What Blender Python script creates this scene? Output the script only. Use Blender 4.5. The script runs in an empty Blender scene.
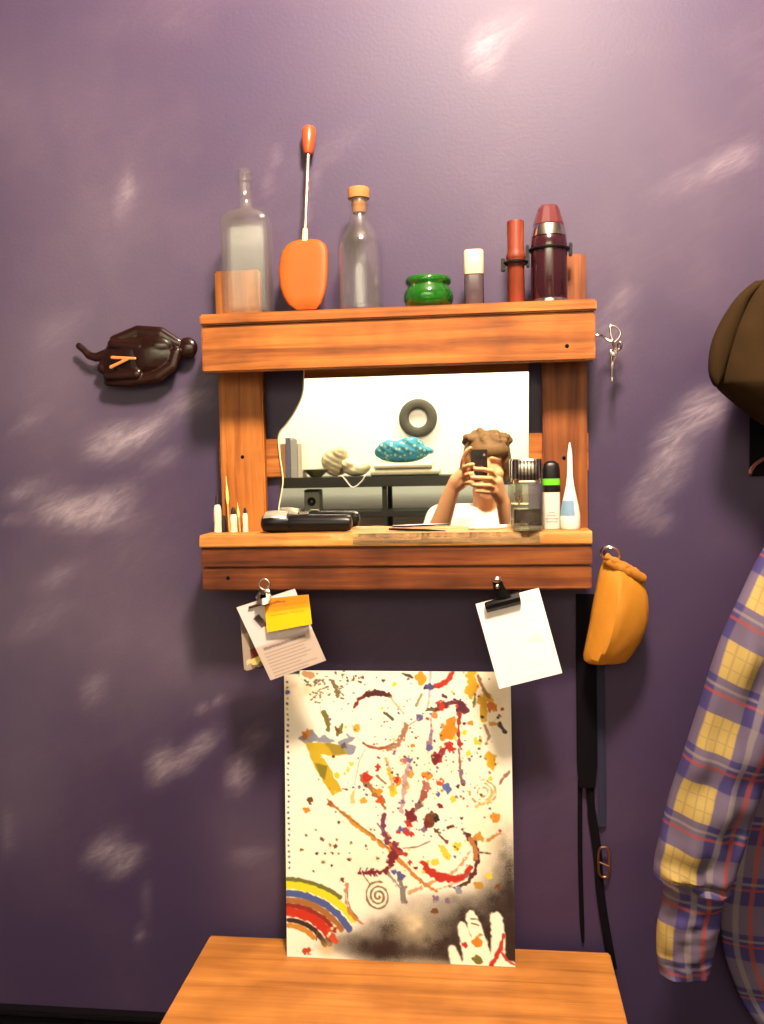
import bpy, bmesh, math, random
import numpy as np
from mathutils import Vector, Matrix
random.seed(7); rng = np.random.default_rng(11)
sc = bpy.context.scene
COL = sc.collection
PI = math.pi

# ------------------------------------------------------------------ camera solve
F, D, H = 880.0, 1.60, 1.45
n_ = Vector((0.116, -0.065, 1.0)).normalized()
x_ = Vector((9.34, -0.132, -1.0)); x_ = (x_ - n_ * x_.dot(n_)).normalized()
z_ = x_.cross(n_)
CAM = Vector((0, -D, H))
def ray(px, py):
    c = Vector(((px - 382) / F, (py - 512) / F, 1.0))
    return Vector((c.dot(x_), c.dot(n_), c.dot(z_)))
def at(px, py, Y):
    r = ray(px, py); return CAM + r * ((Y + D) / r.y)
def atz(px, py, Z):
    r = ray(px, py); return CAM + r * ((Z - H) / r.z)
def S(Y): return (Y + D) / F
YM = -0.018                                        # mirror plane
def vat(px, py, yr):                               # point at depth yr behind the photographer, seen in the mirror
    p = at(px, py, 2 * YM - yr); p.y = yr; return p
def SV(yr): return S(2 * YM - yr)

cd = bpy.data.cameras.new('camera'); cam = bpy.data.objects.new('camera', cd); COL.objects.link(cam)
cd.sensor_fit = 'VERTICAL'; cd.sensor_height = 24; cd.lens = F / 1024 * 24; cd.clip_start = 0.01
rw = Vector((x_[0], n_[0], z_[0])); dw = Vector((x_[1], n_[1], z_[1])); fw = Vector((x_[2], n_[2], z_[2]))
M = Matrix.Identity(4)
for i in range(3):
    M[i][0] = rw[i]; M[i][1] = -dw[i]; M[i][2] = -fw[i]; M[i][3] = CAM[i]
cam.matrix_world = M; sc.camera = cam

# ------------------------------------------------------------------ materials
def srgb(r, g, b):
    f = lambda c: (c / 255 / 12.92) if c / 255 <= 0.04045 else ((c / 255 + 0.055) / 1.055) ** 2.4
    return (f(r), f(g), f(b), 1.0)
def lin(r, g, b): return (r, g, b, 1.0)
def newmat(name):
    m = bpy.data.materials.new(name); m.use_nodes = True
    nt = m.node_tree; b = nt.nodes['Principled BSDF']; return m, nt, b
def mat(name, col, rough=0.5, metal=0.0, trans=0.0, spec=0.5, ior=1.45, coat=0.0, var=0.12, vscale=30.0, bump=0.0):
    m, nt, b = newmat(name)
    b.inputs['Roughness'].default_value = rough; b.inputs['Metallic'].default_value = metal
    b.inputs['Transmission Weight'].default_value = trans; b.inputs['IOR'].default_value = ior
    b.inputs['Specular IOR Level'].default_value = spec; b.inputs['Coat Weight'].default_value = coat
    tc = nt.nodes.new('ShaderNodeTexCoord'); no = nt.nodes.new('ShaderNodeTexNoise')
    no.inputs['Scale'].default_value = vscale; no.inputs['Detail'].default_value = 4
    nt.links.new(tc.outputs['Object'], no.inputs['Vector'])
    mx = nt.nodes.new('ShaderNodeMix'); mx.data_type = 'RGBA'
    mx.inputs[6].default_value = tuple(c * (1 - var) for c in col[:3]) + (1,)
    mx.inputs[7].default_value = tuple(min(1, c * (1 + var)) for c in col[:3]) + (1,)
    nt.links.new(no.outputs['Fac'], mx.inputs[0]); nt.links.new(mx.outputs[2], b.inputs['Base Color'])
    if bump:
        bp = nt.nodes.new('ShaderNodeBump'); bp.inputs['Strength'].default_value = bump; bp.inputs['Distance'].default_value = 0.004
        nt.links.new(no.outputs['Fac'], bp.inputs['Height']); nt.links.new(bp.outputs['Normal'], b.inputs['Normal'])
    return m
def ramp(nt, stops):
    r = nt.nodes.new('ShaderNodeValToRGB'); e = r.color_ramp.elements
    while len(e) < len(stops): e.new(0.5)
    for k, (p, c) in enumerate(stops): e[k].position = p; e[k].color = c
    return r
def wood(name, dark, mid, light, axis='X', rough=0.55, grain=1.0, blotch=0.5):
    m, nt, b = newmat(name); L = nt.links.new
    tc = nt.nodes.new('ShaderNodeTexCoord'); mp = nt.nodes.new('ShaderNodeMapping')
    s = {'X': (2.2, 45, 45), 'Y': (45, 2.2, 45), 'Z': (45, 45, 2.2)}[axis]
    mp.inputs['Scale'].default_value = tuple(v * grain for v in s)
    L(tc.outputs['Object'], mp.inputs['Vector'])
    no = nt.nodes.new('ShaderNodeTexNoise'); no.inputs['Scale'].default_value = 1.6; no.inputs['Detail'].default_value = 6; no.inputs['Roughness'].default_value = 0.6
    no.inputs['Distortion'].default_value = 0.6
    L(mp.outputs['Vector'], no.inputs['Vector'])
    r = ramp(nt, [(0.28, dark), (0.5, mid), (0.72, light)]); L(no.outputs['Fac'], r.inputs['Fac'])
    n2 = nt.nodes.new('ShaderNodeTexNoise'); n2.inputs['Scale'].default_value = 9; n2.inputs['Detail'].default_value = 3
    L(tc.outputs['Object'], n2.inputs['Vector'])
    r2 = ramp(nt, [(0.35, (1 - blotch, 1 - blotch * 1.1, 1 - blotch * 1.1, 1)), (0.6, (1, 1, 1, 1))]); L(n2.outputs['Fac'], r2.inputs['Fac'])
    mx = nt.nodes.new('ShaderNodeMix'); mx.data_type = 'RGBA'; mx.blend_type = 'MULTIPLY'; mx.inputs[0].default_value = 0.8
    L(r.outputs['Color'], mx.inputs[6]); L(r2.outputs['Color'], mx.inputs[7]); L(mx.outputs[2], b.inputs['Base Color'])
    b.inputs['Roughness'].default_value = rough; b.inputs['Specular IOR Level'].default_value = 0.3
    bp = nt.nodes.new('ShaderNodeBump'); bp.inputs['Strength'].default_value = 0.25; bp.inputs['Distance'].default_value = 0.002
    L(no.outputs['Fac'], bp.inputs['Height']); L(bp.outputs['Normal'], b.inputs['Normal'])
    return m
def thin_glass(name, tint, rough=0.03, base=0.035, edge=0.45, light_haze=.03):
    # thin walled clear glass: light passes, the surface mirrors more strongly at grazing angles
    m, nt, b = newmat(name); nt.nodes.remove(b); L = nt.links.new
    out = nt.nodes['Material Output']
    tr = nt.nodes.new('ShaderNodeBsdfTransparent'); tr.inputs['Color'].default_value = tint
    gl = nt.nodes.new('ShaderNodeBsdfGlossy'); gl.inputs['Roughness'].default_value = rough
    lw = nt.nodes.new('ShaderNodeLayerWeight'); lw.inputs['Blend'].default_value = 0.25
    mr = nt.nodes.new('ShaderNodeMapRange'); mr.inputs['To Min'].default_value = base; mr.inputs['To Max'].default_value = edge
    L(lw.outputs['Facing'], mr.inputs['Value'])
    mx = nt.nodes.new('ShaderNodeMixShader'); L(mr.outputs['Result'], mx.inputs[0]); L(tr.outputs[0], mx.inputs[1]); L(gl.outputs[0], mx.inputs[2])
    df = nt.nodes.new('ShaderNodeBsdfDiffuse'); df.inputs['Color'].default_value = (.5, .46, .42, 1)
    m2 = nt.nodes.new('ShaderNodeMixShader'); m2.inputs[0].default_value = light_haze; L(mx.outputs[0], m2.inputs[1]); L(df.outputs[0], m2.inputs[2])
    L(m2.outputs[0], out.inputs['Surface']); return m
def vcol(name, rough=0.6, spec=0.3):
    m, nt, b = newmat(name)
    a = nt.nodes.new('ShaderNodeAttribute'); a.attribute_name = 'paint'
    nt.links.new(a.outputs['Color'], b.inputs['Base Color'])
    b.inputs['Roughness'].default_value = rough; b.inputs['Specular IOR Level'].default_value = spec
    return m

WD, WM, WL = lin(.16, .042, .007), lin(.34, .105, .016), lin(.50, .175, .03)
m_wood_x = wood('stained_pine_along', WD, WM, WL, 'X')
m_wood_r = wood('red_brown_stained_pine', lin(.065, .015, .004), lin(.16, .04, .009), lin(.27, .085, .016), 'X', blotch=.6)
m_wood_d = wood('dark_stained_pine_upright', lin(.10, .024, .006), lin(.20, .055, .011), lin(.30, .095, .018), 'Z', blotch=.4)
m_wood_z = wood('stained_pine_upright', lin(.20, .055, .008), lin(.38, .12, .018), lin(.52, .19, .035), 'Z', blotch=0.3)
m_wood_worn = wood('worn_pine_shelf', lin(.24, .09, .015), lin(.46, .19, .035), lin(.62, .3, .07), 'X', blotch=0.35)
m_split = wood('split_raw_wood', lin(.08, .05, .025), lin(.2, .12, .05), lin(.36, .2, .07), 'X', rough=0.9, grain=2.0)
m_table = wood('table_pine', lin(.30, .11, .02), lin(.46, .175, .035), lin(.56, .23, .05), 'X', blotch=0.3, grain=.8)
m_glass = thin_glass('clear_bottle_glass', (.97, .975, .96, 1))
m_glass_r = thin_glass('clear_round_bottle_glass', (.975, .98, .98, 1), light_haze=.03)
m_cork = mat('cork', lin(.30, .13, .035), .8, vscale=220, var=.3)
m_orange = mat('orange_plastic', lin(.32, .066, .004), .5, var=.15, spec=.25)
m_red_orange = mat('red_orange_grip', lin(.42, .06, .015), .3, var=.05, coat=.3)
m_rod = mat('pale_metal_rod', lin(.75, .5, .35), .25, metal=.9)
m_ferrule = mat('cream_ferrule', lin(.8, .6, .3), .4)
m_green = mat('green_glass', lin(.03, .28, .02), .06, trans=.75, ior=1.5, coat=.6, var=.1)
m_white = mat('white_plastic', lin(.82, .78, .68), .4, var=.03)
m_cream = mat('cream_plastic', lin(.8, .72, .5), .45, var=.05)
m_amber = mat('smoky_grey_glass', lin(.09, .06, .07), .12, trans=.15, coat=.4)
m_redwood = wood('red_brown_wood', lin(.12, .02, .008), lin(.20, .032, .012), lin(.28, .055, .016), 'Z', rough=.5)
m_maroon = mat('maroon_enamel', lin(.028, .005, .008), .16, coat=.8, var=.1)
m_maroon_l = mat('maroon_cup', lin(.10, .022, .024), .2, coat=.8, var=.1)
m_silver = mat('polished_steel', lin(.8, .72, .62), .15, metal=1)
m_black = mat('black_plastic', lin(.005, .004, .005), .32, spec=.3, var=.1)
m_black_m = mat('matte_black', lin(.004, .003, .005), .8, spec=.08, var=.2)
m_brown_gloss = mat('dark_carved_wood', lin(.013, .0036, .0022), .24, spec=.3, coat=.4, var=.95, vscale=22)
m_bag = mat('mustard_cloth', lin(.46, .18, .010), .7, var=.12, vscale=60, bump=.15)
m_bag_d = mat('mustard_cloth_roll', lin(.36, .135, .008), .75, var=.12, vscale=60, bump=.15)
m_felt = mat('olive_brown_felt', lin(.026, .014, .005), .95, spec=.1, var=.35, vscale=25, bump=.2)
m_felt_d = mat('dark_felt', lin(.02, .011, .005), .95, spec=.1, var=.35, vscale=25)
m_copper = mat('coppery_hook', lin(.5, .2, .12), .35, metal=.8)
m_paint = vcol('painted_sheet', .55)
m_paper = vcol('printed_paper', .75, .2)
m_skin = mat('skin', lin(.78, .42, .20), .5, var=.06)
m_hair = mat('brown_hair', lin(.15, .085, .028), .7, var=.5, vscale=60)
m_tee = mat('white_cotton', lin(.82, .8, .72), .9, var=.04)
m_jean = mat('dark_denim', lin(.03, .04, .07), .9)
m_screen = mat('phone_back', lin(.012, .012, .014), .12, coat=.5)
m_dark_liq = mat('dark_amber_liquid', lin(.02, .011, .003), .1, var=.15)

# ------------------------------------------------------------------ object helpers
def link(o, parent=None):
    COL.objects.link(o)
    if parent: o.parent = parent
    return o
def wloc(o):
    v = Vector((0, 0, 0))
    while o: v += o.location; o = o.parent
    return v
def obj(name, bm, material, parent=None, smooth=True, angle=40, label=None, cat=None, group=None, kind=None):
    me = bpy.data.meshes.new(name)
    bmesh.ops.recalc_face_normals(bm, faces=bm.faces[:])
    bm.to_mesh(me); bm.free()
    return wrap(name, me, material, parent, smooth, angle, label, cat, group, kind)
def wrap(name, me, material, parent=None, smooth=True, angle=40, label=None, cat=None, group=None, kind=None):
    o = bpy.data.objects.new(name, me); link(o, parent)
    for m in (material if isinstance(material, (list, tuple)) else [material]): me.materials.append(m)
    if parent: base = wloc(parent)
    else:
        co = np.empty(len(me.vertices) * 3); me.vertices.foreach_get('co', co); co = co.reshape(-1, 3)
        lo, hi = co.min(0), co.max(0); base = Vector(((lo[0] + hi[0]) / 2, (lo[1] + hi[1]) / 2, lo[2])); o.location = base
    me.transform(Matrix.Translation(-base))
    if smooth:
        me.polygons.foreach_set('use_smooth', [True] * len(me.polygons))
        me.set_sharp_from_angle(angle=math.radians(angle))
    if label: o['label'] = label
    if cat: o['category'] = cat
    if group: o['group'] = group
    if kind: o['kind'] = kind
    return o
def thing(name, label, cat, loc, group=None):
    o = bpy.data.objects.new(name, None); COL.objects.link(o); o.location = loc; o.empty_display_size = .03
    o['label'] = label; o['category'] = cat
    if group: o['group'] = group
    return o
def box(x0, x1, y0, y1, z0, z1, bev=.002, bm=None, cuts=0):
    b = bmesh.new()
    bmesh.ops.create_cube(b, size=1)
    for v in b.verts:
        v.co = Vector((x0 + (v.co.x + .5) * (x1 - x0), y0 + (v.co.y + .5) * (y1 - y0), z0 + (v.co.z + .5) * (z1 - z0)))
    if bev: bmesh.ops.bevel(b, geom=b.edges[:], offset=bev, segments=2, affect='EDGES')
    if bm is None: return b
    me = bpy.data.meshes.new('tmp'); b.to_mesh(me); b.free(); bm.from_mesh(me); bpy.data.meshes.remove(me); return bm
def lathe(prof, c, seg=40, bm=None, sx=1, sy=1, rot=None, power=2.0):
    """prof: (r, z) list bottom to top; r=0 closes with a point; superellipse power shapes the section."""
    bm = bm or bmesh.new(); rings = []
    c = Vector(c)
    def T(p): return c + (rot @ Vector(p) if rot else Vector(p))
    for r, z in prof:
        if r <= 1e-6: rings.append([bm.verts.new(T((0, 0, z)))])
        else:
            ring = []
            for i in range(seg):
                a = 2 * PI * i / seg; ca, sa = math.cos(a), math.sin(a)
                k = (abs(ca) ** power + abs(sa) ** power) ** (-1 / power)
                ring.append(bm.verts.new(T((r * sx * k * ca, r * sy * k * sa, z))))
            rings.append(ring)
    for A, B in zip(rings, rings[1:]):
        if len(A) == 1 and len(B) == 1: continue
        for i in range(seg):
            j = (i + 1) % seg
            if len(A) == 1: bm.faces.new((A[0], B[i], B[j]))
            elif len(B) == 1: bm.faces.new((A[i], A[j], B[0]))
            else: bm.faces.new((A[i], A[j], B[j], B[i]))
    for R in (rings[0], rings[-1]):
        if len(R) > 2 and all(len(v.link_faces) < 4 for v in R) and rings[0] is not rings[-1]:
            try: bm.faces.new(R)
            except ValueError: pass
    return bm
def lathe2(prof, c, seg=40, **k):
    """hollow vessel: profile goes up the outside and down the inside, both ends on the axis."""
    return lathe(prof, c, seg, **k)
def tube(pts, r, seg=10, bm=None, closed=False):
    bm = bm or bmesh.new(); pts = [Vector(p) for p in pts]; n = len(pts)
    rr = r if isinstance(r, (list, tuple)) else [r] * n
    rings = []; up = None
    for i, p in enumerate(pts):
        if closed: t = pts[(i + 1) % n] - pts[i - 1]
        else: t = pts[min(i + 1, n - 1)] - pts[max(i - 1, 0)]
        t.normalize()
        if up is None: up = t.orthogonal().normalized()
        else: up = (up - t * up.dot(t)).normalized()
        b = t.cross(up)
        rings.append([bm.verts.new(p + (up * math.cos(2 * PI * k / seg) + b * math.sin(2 * PI * k / seg)) * rr[i]) for k in range(seg)])
    pairs = list(zip(rings, rings[1:])) + ([(rings[-1], rings[0])] if closed else [])
    for A, B in pairs:
        for k in range(seg): bm.faces.new((A[k], A[(k + 1) % seg], B[(k + 1) % seg], B[k]))
    if not closed: bm.faces.new(rings[0]); bm.faces.new(rings[-1])
    return bm
def spline(pts, n=8):
    pts = [Vector(p) for p in pts]; out = []
    P = [pts[0] * 2 - pts[1]] + pts + [pts[-1] * 2 - pts[-2]]
    for i in range(1, len(P) - 2):
        for k in range(n):
            t = k / n; a, b, c, d = P[i - 1], P[i], P[i + 1], P[i + 2]
            out.append(.5 * ((2 * b) + (c - a) * t + (2 * a - 5 * b + 4 * c - d) * t * t + (3 * b - a - 3 * c + d) * t ** 3))
    out.append(pts[-1]); return out
def capsule(bm, a, b, ra, rb, seg=14):
    a, b = Vector(a), Vector(b); d = b - a
    for p, r in ((a, ra), (b, rb)):
        bmesh.ops.create_icosphere(bm, subdivisions=3, radius=r, matrix=Matrix.Translation(p))
    if d.length > 1e-6:
        q = d.to_track_quat('Z', 'Y').to_matrix().to_4x4()
        bmesh.ops.create_cone(bm, cap_ends=True, segments=20, radius1=ra, radius2=rb, depth=d.length, matrix=Matrix.Translation((a + b) / 2) @ q)
def chain(bm, pts, rs):
    for i in range(len(pts) - 1): capsule(bm, pts[i], pts[i + 1], rs[i], rs[i + 1])
def ellip(bm, c, r, rot=None):
    m = Matrix.Translation(Vector(c)) @ (rot.to_4x4() if rot else Matrix.Identity(4)) @ Matrix.Diagonal((r[0], r[1], r[2], 1))
    bmesh.ops.create_icosphere(bm, subdivisions=4, radius=1, matrix=m)
def voxel(bm, size, smooth=4, fac=.5):
    me = bpy.data.meshes.new('tmp'); bm.to_mesh(me); bm.free()
    o = bpy.data.objects.new('tmp', me); COL.objects.link(o)
    md = o.modifiers.new('r', 'REMESH'); md.mode = 'VOXEL'; md.voxel_size = size
    if smooth: ms = o.modifiers.new('s', 'SMOOTH'); ms.iterations = smooth; ms.factor = fac
    dg = bpy.context.evaluated_depsgraph_get(); dg.update()
    r = bpy.data.meshes.new_from_object(o.evaluated_get(dg))
    bpy.data.objects.remove(o); bpy.data.meshes.remove(me); return r

# ------------------------------------------------------------------ paint canvas (pigment and some painted shade on sheets), in photo pixels
def vnoise(X, Y, s, seed):
    r = np.random.default_rng(seed); g = r.random((64, 64))
    x = X / s; y = Y / s; xi = np.floor(x).astype(int); yi = np.floor(y).astype(int); fx = x - xi; fy = y - yi
    fx = fx * fx * (3 - 2 * fx); fy = fy * fy * (3 - 2 * fy); G = lambda a, b: g[a % 64, b % 64]
    return (G(xi, yi) * (1 - fx) + G(xi + 1, yi) * fx) * (1 - fy) + (G(xi, yi + 1) * (1 - fx) + G(xi + 1, yi + 1) * fx) * fy
class Canvas:
    def __init__(s, X, Y, col):
        s.X, s.Y = X, Y; s.C = np.empty(X.shape + (3,)); s.C[:] = col[:3]; s.k = 0
    def mixin(s, a, col):
        a = np.clip(a, 0, 1)[..., None]; s.C = s.C * (1 - a) + np.array(col[:3]) * a
    def fill(s, d, col, soft=.5, alpha=1.0): s.mixin(np.clip(.5 - d / (2 * soft), 0, 1) * alpha, col)
    def warp(s, amt, sc_=5):
        s.k += 1; return (vnoise(s.X, s.Y, sc_, 100 + s.k) - .5) * 2 * amt
    def blob(s, x, y, r, col, rough=.5, ry=None, alpha=1, soft=.6):
        ry = ry or r; d = (np.hypot((s.X - x) / r, (s.Y - y) / ry) - 1) * min(r, ry) + s.warp(rough * min(r, ry), max(1.6, min(r, ry) * .7))
        s.fill(d, col, soft, alpha)
    def seg(s, p, q, r0, r1):
        px, py = p; qx, qy = q; dx, dy = qx - px, qy - py; L = dx * dx + dy * dy + 1e-9
        t = np.clip(((s.X - px) * dx + (s.Y - py) * dy) / L, 0, 1)
        return np.hypot(s.X - px - t * dx, s.Y - py - t * dy) - (r0 + (r1 - r0) * t)
    def stroke(s, pts, w, col, rough=.3, alpha=1, dry=0.0, soft=.6):
        ws = [q * 1.18 for q in (w if isinstance(w, (list, tuple)) else [w] * len(pts))]
        d = np.full(s.X.shape, 1e9)
        for i in range(len(pts) - 1): d = np.minimum(d, s.seg(pts[i], pts[i + 1], ws[i] / 2, ws[i + 1] / 2))
        d = d + s.warp(rough * max(ws) * .75, 3)
        a = np.clip(.5 - d / (2 * soft), 0, 1) * alpha
        if dry: s.k += 1; a = a * np.clip((vnoise(s.X, s.Y, 2.2, 300 + s.k) - dry) * 4, 0, 1)
        s.mixin(a, col)
    def poly(s, pts, col, rough=1.0, soft=.7, alpha=1):
        pts = np.array(pts, float); X, Y = s.X + s.warp(rough), s.Y + s.warp(rough)
        ins = np.zeros(X.shape, bool); d = np.full(X.shape, 1e9)
        for (ax, ay), (bx, by) in zip(pts, np.roll(pts, -1, 0)):
            c = ((ay > Y) != (by > Y)) & (X < (bx - ax) * (Y - ay) / (by - ay + 1e-12) + ax); ins ^= c
            L = (bx - ax) ** 2 + (by - ay) ** 2 + 1e-9; t = np.clip(((X - ax) * (bx - ax) + (Y - ay) * (by - ay)) / L, 0, 1)
            d = np.minimum(d, np.hypot(X - ax - t * (bx - ax), Y - ay - t * (by - ay)))
        s.fill(np.where(ins, -d, d), col, soft, alpha)
    def spray(s, x, y, rx, ry, col, amt=1.0, grain=.35):
        s.k += 1; e = np.exp(-(((s.X - x) / rx) ** 2 + ((s.Y - y) / ry) ** 2))
        s.mixin(e * amt * (1 + grain * (np.random.default_rng(s.k).random(s.X.shape) - .5) * 2 + .5 * (vnoise(s.X, s.Y, 7, 500 + s.k) - .5)), col)
def sheet(name, TL, TR, BR, BL, box_, res, paint, material, parent=None, thick=.0012, bow=0.0, bowdir=None, **kw):
    """Sheet with real thickness; box_ = (x0,y0,x1,y1): the canvas coordinates of its corners."""
    nx, ny = res
    U, V = np.meshgrid(np.linspace(0, 1, nx), np.linspace(0, 1, ny))
    x0, y0, x1, y1 = box_
    C = Canvas(x0 + U * (x1 - x0), y0 + V * (y1 - y0), (1, 1, 1)); paint(C)
    a, b, c, d = (np.array(p) for p in (TL, TR, BR, BL))
    P = (a * ((1 - U) * (1 - V))[..., None] + b * (U * (1 - V))[..., None] + c * (U * V)[..., None] + d * ((1 - U) * V)[..., None])
    nr = np.cross(b - a, d - a); nr /= np.linalg.norm(nr)          # towards the viewer or away: fix sign
    if nr[1] > 0: nr = -nr
    if bow: P = P + nr * (bow * (4 * V * (1 - V)))[..., None] if bowdir is None else P + nr * bowdir(U, V)[..., None]
    front = P.reshape(-1, 3); back = front - nr * thick
    N = nx * ny
    idx = np.arange(N).reshape(ny, nx)
    q = np.stack([idx[:-1, :-1], idx[1:, :-1], idx[1:, 1:], idx[:-1, 1:]], -1).reshape(-1, 4)
    faces = [q, q[:, ::-1] + N]
    def rim(e): return np.stack([e[:-1], e[1:], e[1:] + N, e[:-1] + N], -1)
    loop = [idx[0, :], idx[:, -1], idx[-1, ::-1], idx[::-1, 0]]
    faces += [rim(e) for e in loop]
    Fc = np.concatenate(faces)
    me = bpy.data.meshes.new(name); me.from_pydata(np.concatenate([front, back]).tolist(), [], Fc.tolist())
    at_ = me.color_attributes.new('paint', 'FLOAT_COLOR', 'POINT')
    col = np.ones((2 * N, 4)); col[:N, :3] = C.C.reshape(-1, 3); col[N:, :3] = C.C.reshape(-1, 3).mean(0) * .5 + .35
    at_.data.foreach_set('color', col.reshape(-1).astype(np.float32))
    return wrap(name, me, material, parent, True, 30, **kw)

# ================================================================== THE SETTING
X0, X1, YB, ZC = -2.3, 1.9, -3.9, 2.95
# front wall with chalk mask
m, nt, b = newmat('slate_purple_chalk_wall'); L = nt.links.new
tc = nt.nodes.new('ShaderNodeTexCoord')
at_ = nt.nodes.new('ShaderNodeAttribute'); at_.attribute_name = 'chalk'
def streak(rot, sx, sz, scale, off=0):
    mp = nt.nodes.new('ShaderNodeMapping'); mp.vector_type = 'TEXTURE'
    mp.inputs['Rotation'].default_value = (0, rot, 0); mp.inputs['Scale'].default_value = (sx, 1, sz); mp.inputs['Location'].default_value = (off, 0, off)
    L(tc.outputs['Object'], mp.inputs['Vector'])
    n = nt.nodes.new('ShaderNodeTexNoise'); n.inputs['Scale'].default_value = scale; n.inputs['Detail'].default_value = 5; n.inputs['Roughness'].default_value = .65
    L(mp.outputs['Vector'], n.inputs['Vector']); return n
s1 = streak(-.42, 6, .8, 70); s2 = streak(-.72, 4, 1, 60, 3)
mxs = nt.nodes.new('ShaderNodeMath'); mxs.operation = 'MAXIMUM'; L(s1.outputs['Fac'], mxs.inputs[0]); L(s2.outputs['Fac'], mxs.inputs[1])
mr = nt.nodes.new('ShaderNodeMapRange'); mr.inputs['From Min'].default_value = .46; mr.inputs['From Max'].default_value = .72; mr.inputs['To Min'].default_value = .34; L(mxs.outputs[0], mr.inputs['Value'])
big = nt.nodes.new('ShaderNodeTexNoise'); big.inputs['Scale'].default_value = 3.2; big.inputs['Detail'].default_value = 6; L(tc.outputs['Object'], big.inputs['Vector'])
fb = nt.nodes.new('ShaderNodeMapRange'); fb.inputs['From Min'].default_value = .5; fb.inputs['From Max'].default_value = .8; fb.inputs['To Max'].default_value = .12; L(big.outputs['Fac'], fb.inputs['Value'])
ad = nt.nodes.new('ShaderNodeMath'); ad.operation = 'ADD'; L(at_.outputs['Fac'], ad.inputs[0]); L(fb.outputs[0], ad.inputs[1])
mu = nt.nodes.new('ShaderNodeMath'); mu.operation = 'MULTIPLY'; mu.use_clamp = True; L(ad.outputs[0], mu.inputs[0]); L(mr.outputs[0], mu.inputs[1])
ad2 = nt.nodes.new('ShaderNodeAttribute'); ad2.attribute_name = 'light_haze'  # smooth lightening of the base colour, painted as extra light
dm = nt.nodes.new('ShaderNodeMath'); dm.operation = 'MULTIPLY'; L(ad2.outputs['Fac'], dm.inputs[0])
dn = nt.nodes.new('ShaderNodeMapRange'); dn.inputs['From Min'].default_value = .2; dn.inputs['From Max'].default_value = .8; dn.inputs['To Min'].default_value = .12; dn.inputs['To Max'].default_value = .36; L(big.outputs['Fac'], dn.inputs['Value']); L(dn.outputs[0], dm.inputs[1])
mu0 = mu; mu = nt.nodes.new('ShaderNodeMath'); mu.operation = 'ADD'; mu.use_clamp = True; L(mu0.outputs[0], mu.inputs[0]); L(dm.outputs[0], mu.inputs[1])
rb = ramp(nt, [(.3, lin(.034, .020, .064)), (.7, lin(.045, .024, .064))]); L(big.outputs['Fac'], rb.inputs['Fac'])
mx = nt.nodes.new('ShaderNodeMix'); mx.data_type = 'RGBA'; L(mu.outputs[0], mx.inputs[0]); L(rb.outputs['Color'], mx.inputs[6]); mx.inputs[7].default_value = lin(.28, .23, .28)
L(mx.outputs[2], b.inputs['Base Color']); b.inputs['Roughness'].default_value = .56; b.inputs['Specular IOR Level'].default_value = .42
gb = nt.nodes.new('ShaderNodeTexNoise'); gb.inputs['Scale'].default_value = 160; gb.inputs['Detail'].default_value = 2; L(tc.outputs['Object'], gb.inputs['Vector'])
bp = nt.nodes.new('ShaderNodeBump'); bp.inputs['Strength'].default_value = .12; bp.inputs['Distance'].default_value = .002; L(gb.outputs['Fac'], bp.inputs['Height']); L(bp.outputs['Normal'], b.inputs['Normal'])
m_wall = m
nxw, nzw = 240, 170
gx = np.linspace(X0, X1, nxw); gz = np.linspace(0, ZC, nzw)
GX, GZ = np.meshgrid(gx, gz)
CH = np.zeros_like(GX)
for px, py, w, h, ang, st in [(116, 442, 30, 17, -12, 1.1), (150, 428, 24, 12, -25, .8), (80, 512, 46, 17, 5, 1.2), (112, 500, 28, 14, -20, .7), (190, 402, 24, 11, -12, .75), (160, 460, 20, 9, -25, .35),
        (215, 375, 25, 8, -15, .3), (25, 490, 26, 8, -20, .5), (15, 520, 14, 4, 0, .4), (60, 575, 26, 9, -30, .4), (40, 620, 40, 14, -25, .25), (160, 765, 13, 20, 15, .9), (182, 762, 14, 12, -35, .6),
        (200, 745, 22, 10, -35, .75), (240, 772, 13, 20, 20, .95), (105, 850, 24, 13, -40, .95), (124, 862, 24, 11, -40, .85), (141, 935, 7, 9, 0, .5), (145, 900, 6, 22, 0, .2),
        (95, 690, 12, 18, 30, .5), (255, 740, 14, 10, -30, .4), (250, 855, 22, 8, -10, .35), (210, 705, 24, 3, -22, .5), (10, 830, 6, 24, 0, .4),
        (128, 190, 8, 20, 0, .5), (120, 210, 4, 12, 0, .3), (310, 200, 4, 26, 12, .25), (270, 175, 3, 30, 18, .25), (485, 55, 16, 20, 10, .5), (500, 30, 30, 14, -20, .3),
        (704, 408, 22, 18, -30, .85), (676, 440, 22, 18, -45, .7), (664, 474, 18, 28, 30, .65), (640, 500, 14, 20, 25, .5), (655, 520, 16, 12, 0, .4), (610, 330, 16, 22, -20, .3),
        (735, 160, 24, 10, -20, .5), (690, 180, 30, 10, -20, .25), (625, 300, 10, 14, 0, .35), (30, 420, 24, 6, -30, .35), (330, 150, 40, 12, -30, .12), (60, 330, 40, 16, -30, .15)]:
    c = at(px, py, 0); k = S(0); a = math.radians(ang)
    dx = (GX - c.x) / k; dz = -(GZ - c.z) / k
    u = dx * math.cos(a) + dz * math.sin(a); v = -dx * math.sin(a) + dz * math.cos(a)
    CH += st * np.exp(-((u / w) ** 2 + (v / h) ** 2) ** 1.4)
HZ = np.zeros_like(GX)  # chalk haze plus brighter light, mostly at left, painted into the wall colour
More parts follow.
